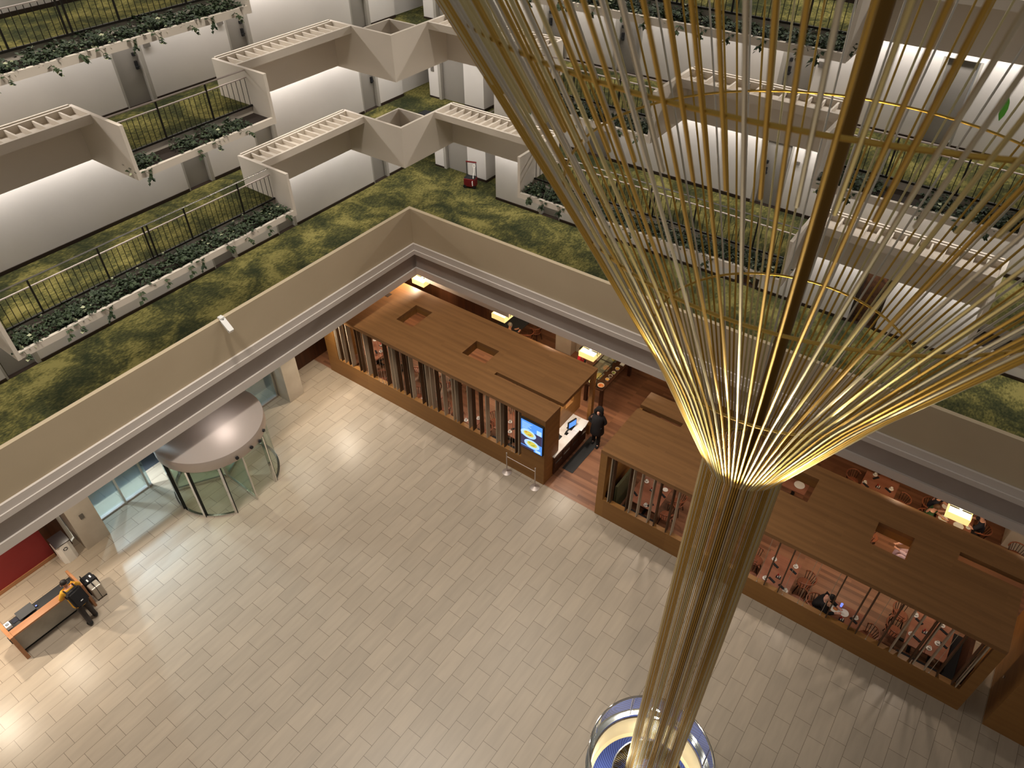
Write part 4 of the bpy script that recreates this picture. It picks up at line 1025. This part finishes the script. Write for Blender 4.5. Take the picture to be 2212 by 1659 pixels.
# ------------------------------------------------------------------ red trolley on the lowest balcony, other small things
tr = thing('wheeled_crate', 'dark red wheeled crate with tall black handle on the green carpet', 'trolley', (-17.62,21.25,z1), .35)
w = MB(); w.box(-.24,.24,-.17,.17,.06,.40,.02); w.build('crate', M['darkred'], tr)
w = MB(); w.box(-.22,.22,-.15,.15,.40,.43,.01); w.build('lid', M['blackmat'], tr)
for x in (-.2,.2):
    w = MB(); w.cyl((x,-.18,.07),(x,-.13,.07),.07,n=14); w.build('wheel', M['blackmat'], tr, True)
    w = MB(); w.bar((x,.16,.38),(x,.16,.98),.025); w.build('handle_bar', M['blackmat'], tr)
w = MB(); w.bar((-.22,.16,.99),(.22,.16,.99),.045); w.build('handle_grip', M['darkred'], tr)
w = MB(); w.lathe([(.035,-.02),(.075,-.02),(.075,.02),(.035,.02),(.035,-.02)], n=14); w.build('tape_roll', M['white'], tr, True, Matrix.Translation((.12,.13,.84)) @ Matrix.Rotation(PI/2,4,'X'))
w = MB(); w.tube([(.12,.12,.8),(.14,.05,.62),(.12,.0,.5),(.15,-.10,.43),(.13,-.18,.30),(.14,-.19,.14)],.018,6); w.build('white_strap', M['white'], tr, True)
w = MB(); w.box(-.905*D-.25,-.905*D+.25,.976*D-.2,.976*D+.2,FZ(2),FZ(2)+.04); tag(w.build('floor_box', M['blackmat']), 'low black box on the carpet behind the lower V-shaped corner', 'box')
w = MB()
prof = [(0,.004),(.05,.028),(.12,.040),(.20,.032),(.27,.004)]
vs = [[w.bm.verts.new((a*q,.004*math.cos(q*2),-z)) for q in (-1,0,1)] for z,a in prof]
for i in range(4):
    for j in range(2): w._f([vs[i][j],vs[i][j+1],vs[i+1][j+1],vs[i+1][j]])
w.cyl((0,0,.05),(0,0,0),.004,n=5)
o = tag(w.build('green_leaf', M['greenleaf'], None, True), 'bright green leaf dangling among the gold rods at the upper right', 'leaf'); GL = o
GL.location = (-.36,10.16,15.85)
# ------------------------------------------------------------------ people
def skin_mesh(name, verts, edges, m, parent=None, root=0, sub=2, loc=None):
    """verts: list of ((x,y,z), radius or (rx,ry)); a skinned, subdivided continuous surface"""
    bm = bmesh.new(); sl = bm.verts.layers.skin.verify(); vs = []
    for p,r in verts:
        v = bm.verts.new(p); v[sl].radius = r if isinstance(r,tuple) else (r,r); vs.append(v)
    bm.verts.ensure_lookup_table()
    for a,b in edges: bm.edges.new((vs[a],vs[b]))
    vs[root][sl].use_root = True
    me = bpy.data.meshes.new(name); bm.to_mesh(me); bm.free(); me.materials.append(m)
    o = bpy.data.objects.new(name, me); COL.objects.link(o)
    sk = o.modifiers.new('skin','SKIN'); sk.use_smooth_shade = True
    sb = o.modifiers.new('sub','SUBSURF'); sb.levels = sub; sb.render_levels = sub
    if parent: o.parent = parent
    return o
def person(label, loc, rz, J, skin, top, bottom, shoes, hair=None, hair_m=None, group=None, sleeves=True, extra=None):
    """J: joints in local space, facing +x. Keys: pelvis waist chest neck head, and for L/R: sh el wr hip kn an"""
    V = {k: Vector(v) for k,v in J.items()}
    verts, edges, ix = [], [], {}
    def add(k, p, r, par=None):
        ix[k] = len(verts); verts.append((tuple(p), r))
        if par is not None: edges.append((ix[par], ix[k]))
    up = (V['head']-V['neck']).normalized(); fw = V['face'].normalized() if 'face' in V else Vector((1,0,0))
    side = up.cross(fw).normalized()
    add('pelvis', V['pelvis'], (.13,.11)); add('waist', V['waist'], (.12,.10), 'pelvis'); add('chest', V['chest'], (.15,.11), 'waist')
    add('neck', V['neck'], .055, 'chest'); add('jaw', V['neck']+up*.09+fw*.015, .062, 'neck'); add('mid', V['neck']+up*.16+fw*.01, .088, 'jaw'); add('crown', V['neck']+up*.235-fw*.005, .078, 'mid')
    add('nose', V['neck']+up*.145+fw*.115, .013, 'mid')
    for s in ('L','R'):
        add('sh'+s, V['sh'+s], .062, 'chest'); add('el'+s, V['el'+s], .044, 'sh'+s); add('wr'+s, V['wr'+s], .030, 'el'+s)
        d = (V['wr'+s]-V['el'+s]).normalized(); palm = V['wr'+s]+d*.07; add('pa'+s, palm, (.036,.022), 'wr'+s)
        c = d.cross(Vector((0,0,1))) ; c = (c if c.length > .1 else Vector((0,1,0))).normalized(); dn_ = d.cross(c)
        for q,(off,ln) in enumerate(((-.033,.062),(-.011,.078),(.011,.075),(.033,.058))):
            b0 = palm+c*off+d*.02; add('f%d%s'%(q,s), b0+d*ln*.5-dn_*.006, .0095, 'pa'+s); add('g%d%s'%(q,s), b0+d*ln*.9-dn_*.025, .0085, 'f%d%s'%(q,s))
        add('th'+s, V['wr'+s]+d*.05+c*.05*(1 if s == 'L' else -1), .011, 'wr'+s)
        add('hi'+s, V['hi'+s], .085, 'pelvis'); add('kn'+s, V['kn'+s], .056, 'hi'+s); add('an'+s, V['an'+s], .040, 'kn'+s)
        add('to'+s, V['an'+s]+V['foot'+s] if 'foot'+s in V else V['an'+s]+Vector((.15,0,-.045)), .034, 'an'+s)
    t = thing('person', label, 'person', loc, rz, group)
    skin_mesh('body', verts, edges, skin, t)
    # shirt or coat
    ck = ['waist','chest','shL','elL','shR','elR']; vv = [(V['pelvis'],(.15,.13)),(V['waist'],(.145,.125)),(V['chest'],(.175,.135)),(V['chest'].lerp(V['neck'],.62),.085)]
    ee = [(0,1),(1,2),(2,3)]
    for s in ('L','R'):
        b = len(vv); vv += [(V['sh'+s],.085),(V['el'+s],.064)]; ee += [(2,b),(b,b+1)]
        if sleeves: vv.append((V['el'+s].lerp(V['wr'+s],.92),.048)); ee.append((b+1,b+2))
    skin_mesh('top', vv, ee, top, t)
    vv = [(V['pelvis'],(.155,.135))]; ee = []
    for s in ('L','R'):
        b = len(vv); vv += [(V['hi'+s],.108),(V['kn'+s],.078),(V['kn'+s].lerp(V['an'+s],.95),.068)]; ee += [(0,b),(b,b+1),(b+1,b+2)]
    skin_mesh('trousers', vv, ee, bottom, t)
    for s in ('L','R'):
        f_ = V['foot'+s] if 'foot'+s in V else Vector((.15,0,-.045))
        skin_mesh('shoe', [(V['an'+s].lerp(V['kn'+s],.20),.078),(V['an'+s]+Vector((0,0,.0)),.072),(V['an'+s]+Vector((-.01,0,-.03)),.066),(V['an'+s]+f_*1.12,.056)], [(0,1),(1,2),(2,3)], shoes, t)
    hc = V['neck']+up*.175-fw*.012
    if hair_m:
        w = MB(); w.ell((0,0,.012),.106,.096,.112,16,10,-.15 if hair != 'long' else -.6,1)
        if hair == 'long': w.ell((-.055,0,-.10),.06,.095,.17,12,8)
        B = Matrix((fw,side,up)).transposed().to_4x4(); B.translation = hc
        w.build('hair', hair_m, t, True, B)
    w = MB()
    for sy in (-1,1): w.ell(V['neck']+up*.17+fw*.094+side*.033*sy,.011,.011,.009,8,6)
    w.build('eyes', M['hair'], t, True)
    w = MB()
    for sy in (-1,1): w.ell(V['neck']+up*.15+side*.092*sy,.018,.012,.030,8,6)
    w.build('ears', skin, t, True)
    return t, V
def standing(h=1.70, lean=0.0):
    k = h/1.72
    J = dict(pelvis=(0,0,.95*k), waist=(.01+lean*.3,0,1.10*k), chest=(.01+lean*.7,0,1.29*k), neck=(.0+lean,0,1.47*k), head=(.02+lean*1.1,0,1.62*k),
             shL=(lean*.85,.18*k,1.40*k), shR=(lean*.85,-.18*k,1.40*k), elL=(-.02+lean*.7,.25*k,1.12*k), elR=(-.02+lean*.7,-.25*k,1.12*k), wrL=(.10+lean,.22*k,.90*k), wrR=(.10+lean,-.22*k,.90*k),
             hiL=(0,.09*k,.90*k), hiR=(0,-.09*k,.90*k), knL=(.02,.10*k,.49*k), knR=(.02,-.10*k,.49*k), anL=(-.02,.11*k,.09), anR=(-.02,-.11*k,.09))
    return J
def seated(h=1.70, lean=.12, reach=.38):
    J = dict(pelvis=(0,0,.56), waist=(.01,0,.70), chest=(lean*.7,0,.89), neck=(lean,0,1.07), head=(lean*1.35,0,1.22),
             shL=(lean*.9,.18,1.0), shR=(lean*.9,-.18,1.0), elL=(lean+.12,.25,.79), elR=(lean+.12,-.25,.79), wrL=(lean+reach,.12,.82), wrR=(lean+reach,-.12,.82),
             hiL=(.06,.09,.55), hiR=(.06,-.09,.55), knL=(.44,.11,.52), knR=(.44,-.11,.52), anL=(.42,.12,.09), anR=(.42,-.12,.09))
    return J
# woman in the black hooded coat, walking towards us
J = standing(1.68); J.update(elR=(-.03,-.34,1.10), wrR=(.04,-.13,.98), elL=(-.02,.29,1.12), wrL=(.04,.13,1.0), anL=(.10,.10,.09), knL=(.08,.10,.49), anR=(-.06,-.12,.09), face=(.95,0,.25))
wt, V = person('person in long black coat with furry hood, standing in the passage between the pavilions', (-8.26,16.30,0), math.radians(-78), J, M['skinpale'], M['clothblack'], M['clothblack'], M['clothblack'])
w = MB(); w.loft([((0,0,.60),.23,.25),((0,0,.62),.235,.255),((.005,0,.85),.205,.235),((.01,0,1.08),.165,.215),((.01,0,1.30),.165,.235),((0,0,1.41),.13,.20),((-.01,0,1.47),.09,.11)], 24); w.build('coat', M['clothblack'], wt, True)
w = MB(); pts = []
for i in range(20):
    a = 2*PI*i/20; pts.append((.045+.03*math.sin(a), .125*math.cos(a), 1.60+.145*math.sin(a)))
w.tube(pts,.058,10,True); w.build('fur_hood_trim', M['fur'], wt, True)
w = MB(); w.ell((-.055,0,1.61),.12,.15,.17,16,10); w.build('hood', M['clothblack'], wt, True)
# man leaning at the desk, yellow jacket
J = standing(1.74, -.22); J.update(elL=(-.24,.30,1.20), wrL=(-.42,.22,1.06), elR=(-.26,-.28,1.18), wrR=(-.44,-.16,1.08), anL=(.04,.12,.09), anR=(.16,-.13,.09), knR=(.06,-.11,.50), face=(-1,0,-.25), footL=(-.14,.02,-.045), footR=(-.14,-.02,-.045))
mt, V = person('person in yellow jacket leaning on the desk, wearing a black backpack', (-16.42,1.86,0), math.radians(8), J, M['skin'], M['clothyellow'], M['clothdark'], M['blackmat'], 'short', M['hair'])
w = MB(); w.loft([((-.04,0,.86),.20,.21),((-.06,0,.98),.195,.205),((-.10,0,1.15),.185,.20)], 20); w.build('jacket_hem', M['clothyellow'], mt, True)
bp = thing('backpack', 'black backpack on the back of the person at the desk', 'bag', (-16.42,1.86,0), math.radians(8))
w = MB(); w.obox((.085,0,1.22),(.28,0,-1),(0,1,0),(1,0,.28),.28,.205,.11); bmesh.ops.bevel(w.bm, geom=w.bm.edges[:], offset=.05, segments=3, affect='EDGES'); w.build('pack', M['clothblack'], bp, True)
w = MB(); w.obox((.20,0,1.10),(.28,0,-1),(0,1,0),(1,0,.28),.13,.13,.035); bmesh.ops.bevel(w.bm, geom=w.bm.edges[:], offset=.02, segments=2, affect='EDGES'); w.build('pocket', M['clothblack'], bp, True)
w = MB(); w.obox((.239,.0,1.16),(.28,0,-1),(0,1,0),(1,0,.28),.012,.035,.003); w.build('patch', M['paper'], bp)
for s in (-1,1):
    w = MB(); w.tube([(.02,.12*s,1.43),(-.14,.14*s,1.50),(-.24,.14*s,1.40),(-.20,.17*s,1.20),(.0,.16*s,1.03)],.02,6); w.build('strap', M['clothblack'], bp, True)
# lone diner
J = seated(1.72,.20,.34); J['face'] = (.75,0,-.65); J['head'] = (.30,0,1.21)
person('diner in black seated alone, bending over white plates behind the slats', (.26,14.05,0), 0, J, M['skinpale'], M['clothblack'], M['clothdark'], M['blackmat'], 'short', M['hair'])
J = seated(1.75,.10,.36); J['face'] = (.9,0,-.4)
person('grey-haired diner in dark top seated beside the charcoal table', (-13.95,18.72,0), math.radians(70), J, M['skin'], M['clothdark'], M['clothdark'], M['blackmat'], 'short', M['hairgrey'])
J = standing(1.66)
person('person in bright red top standing at the buffet by the pale pillar', (-10.55,18.85,0), math.radians(10), J, M['skin'], M['clothred'], M['clothdark'], M['blackmat'], 'short', M['hair'])
J = seated(1.7,.12,.36); person('diner in green shirt at the near left of the lamp table', (1.98,19.05,0), 0, J, M['skinpale'], M['clothgreen'], M['clothdark'], M['blackmat'], 'short', M['hairbrown'], None, False)
J = seated(1.7,.12,.36); person('diner with brown hair and navy top at the far left of the lamp table', (2.02,19.66,0), math.radians(-6), J, M['skinpale'], M['clothnavy'], M['clothdark'], M['blackmat'], 'long', M['hairbrown'], None, False)
J = seated(1.7,.10,.36); person('diner in navy top at the right of the lamp table', (3.50,19.52,0), PI, J, M['skinpale'], M['clothnavy'], M['clothdark'], M['blackmat'], 'short', M['hair'], None, False)
J = seated(1.7,.16,.34); person('diner in pale pink seen from above through the square roof hole', (2.08,17.42,0), math.radians(200), J, M['skinpale'], M['clothpink'], M['clothpink'], M['blackmat'], 'long', M['hairbrown'], None, True)
chair(2.14,17.44,20,'chair under the diner in pale pink')

# ------------------------------------------------------------------ light
def area(name, loc, sx, sy, power, col, rot=(0,0,0), spread=PI):
    l = bpy.data.lights.new(name,'AREA'); l.shape = 'RECTANGLE'; l.size = sx; l.size_y = sy; l.energy = power; l.color = col; l.spread = spread
    o = bpy.data.objects.new(name, l); COL.objects.link(o); o.location = loc; o.rotation_euler = rot; return o
def spot(name, loc, target, power, col, ang=90, blend=.5, rad=.08):
    l = bpy.data.lights.new(name,'SPOT'); l.energy = power; l.color = col; l.spot_size = math.radians(ang); l.spot_blend = blend; l.shadow_soft_size = rad
    o = bpy.data.objects.new(name, l); COL.objects.link(o); o.location = loc
    o.rotation_euler = (Vector(target)-Vector(loc)).to_track_quat('-Z','Y').to_euler(); return o
def point(name, loc, power, col, rad=.1):
    l = bpy.data.lights.new(name,'POINT'); l.energy = power; l.color = col; l.shadow_soft_size = rad
    o = bpy.data.objects.new(name, l); COL.objects.link(o); o.location = loc; return o
WARM = (1.0,.80,.58); NEUT = (1.0,.91,.80); COOL = (.80,.93,1.0); AMB = (1.0,.62,.36)
# strip lights along the corridor ceilings, close to the room walls
for n in (1,2,3,4):
    z = FZ(n)+ST-US-.02
    pw = {1:370,2:400,3:400,4:400}[n]
    area('strip_light', (-.984*D, .33*D, z), .12, 1.32*D, pw, (1.0,.96,.93))
    area('strip_light', (-.33*D, .984*D, z), 1.32*D, .12, pw, (1.0,.96,.93))
# high downlights round the atrium roof
for x,y,p in ((-12,17.3,1800),(-5,17.3,900),(2,17.3,330)):
    spot('roof_downlight', (x,y,21), (x,y-3.4,0), p, (1.0,.92,.82), 80, .6, .25)
for x,y,p in ((-12.5,1,9500),(-7,-1,2000),(-12.5,9,9000),(2,3,60)):
    spot('roof_downlight', (x,y,27), (x*1.05,y*1.05,0), p, (1.0,.92,.82), 75, .9, 1.2)
spot('column_fill_spot', (4,-4,26), (AX,AY,6.5), 3800, (1.0,.92,.78), 24, .8, .8)  # added fill from the viewer's side to brighten the rod column
# lobby soffit downlights on the entrance side
for y,p in ((-1.4,620),(.9,330),(3.0,110),(12.9,420),(10.8,130)):
    spot('lobby_downlight', (-18.0,y,3.40), (-17.2,y,0), p, (1.0,.86,.68), 120, .8, .06)
spot('lobby_downlight', (-17.3,7.9,3.42), (-17.3,7.9,2.6), 30, (1.0,.92,.88), 150, .9, .3)
# canopy lights inside the revolving door
for a in (0,120,240):
    t = math.radians(a); spot('canopy_light', (RX+.8*math.cos(t),RY+.8*math.sin(t),2.15), (RX+.8*math.cos(t),RY+.8*math.sin(t),0), 75, (1.0,.98,.72), 130, .6, .05)
# cool light outside the glass doors
spot('outside_canopy_light', (-20.4,4.4,3.3), (-17.6,4.9,0), 950, COOL, 95, .5, .05); spot('outside_canopy_light', (-20.4,5.6,3.3), (-17.8,5.3,0), 600, COOL, 95, .5, .05)
spot('outside_canopy_light', (-20.4,10.4,3.3), (-18.4,10.2,0), 260, COOL, 95, .5, .05)
area('outside_canopy_light', (-23.5,6,4.5), 5, 14, 60, COOL)
# restaurant
for x,y,p in ((-17.3,17.26,250),(-11.0,17.26,130),(1.0,17.26,115),(4.4,17.26,50)):
    point('restaurant_downlight', (x,y,3.58), p, (1.0,.76,.52), .05)
for x in (-12.6,-8.0,-5,-2,1.5,4):
    spot('restaurant_downlight', (x,19.0,4.3), (x,19.0,0), 75 if x < -7 else 4, (1.0,.78,.58), 120, .7, .06)
for x0,x1,nn in ((-18.4,-9.6,6),(-6.2,3.9,6)):
    for i in range(nn):
        x = x0+(x1-x0)*(i+.5)/nn; spot('pavilion_downlight', (x,14.9,2.82), (x,14.8,0), 44, (1.0,.84,.70), 140, .6, .05)
spot('counter_light', (-8.85,15.2,2.83), (-8.95,15.2,0), 130, (1.0,.88,.74), 120, .6, .05)
spot('passage_light', (-7.7,18.5,4.3), (-7.7,16.5,0), 100, (1.0,.78,.58), 100, .7, .06)
for p_ in ((-17.70,18.02),(-13.64,18.02),(-9.72,18.02),(2.56,18.02)): point('pendant_glow', (p_[0],p_[1],2.2), 12, (1.0,.88,.64), .12)
# uplights in the sculpture: round the neck and in the basin
for i in range(16):
    a = 2*PI*(i+.3)/16; r = .80
    spot('neck_uplight', (AX+r*math.cos(a),AY+r*math.sin(a),10.75), (AX+2.1*r*math.cos(a),AY+2.1*r*math.sin(a),12.9), 95, (1.0,.82,.42), 62, .6, .03)
for i in range(16):  # added fill ring, carries the neck brightness farther up the rods
    a = 2*PI*(i+.8)/16; r = 1.80
    spot('rod_fill_light', (AX+r*math.cos(a),AY+r*math.sin(a),13.3), (AX+1.62*r*math.cos(a),AY+1.62*r*math.sin(a),15.4), 45, (1.0,.82,.44), 60, .6, .03)
for i in range(4):
    a = 2*PI*(i+.2)/4; point('basin_light', (WX+1.1*math.cos(a),WY+1.1*math.sin(a),-.45), 14, (1.0,.92,.72), .06)
wld = bpy.data.worlds.new('World'); sc.world = wld; wld.use_nodes = True
bg = wld.node_tree.nodes['Background']; bg.inputs['Color'].default_value = (1.0,.92,.82,1); bg.inputs['Strength'].default_value = .19

# ------------------------------------------------------------------ camera
cd = bpy.data.cameras.new('Camera'); co = bpy.data.objects.new('Camera', cd); COL.objects.link(co)
cd.sensor_fit = 'HORIZONTAL'; cd.sensor_width = 36.0; cd.lens = 36.0*1575.472/2212
cd.clip_start = .1; cd.clip_end = 200
R_ = Matrix.Rotation(.6331675,4,'Z') @ Matrix.Rotation(.8413993,4,'X') @ Matrix.Rotation(-.0059404,4,'Z')
co.matrix_world = Matrix.Translation((0,0,H)) @ R_
cd.dof.use_dof = True; cd.dof.focus_distance = 21; cd.dof.aperture_fstop = 2.0
sc.camera = co
sc.view_settings.view_transform = 'Standard'; sc.view_settings.look = 'None'; sc.view_settings.exposure = 0.0; sc.view_settings.gamma = 1.0
sc.view_settings.use_curve_mapping = False
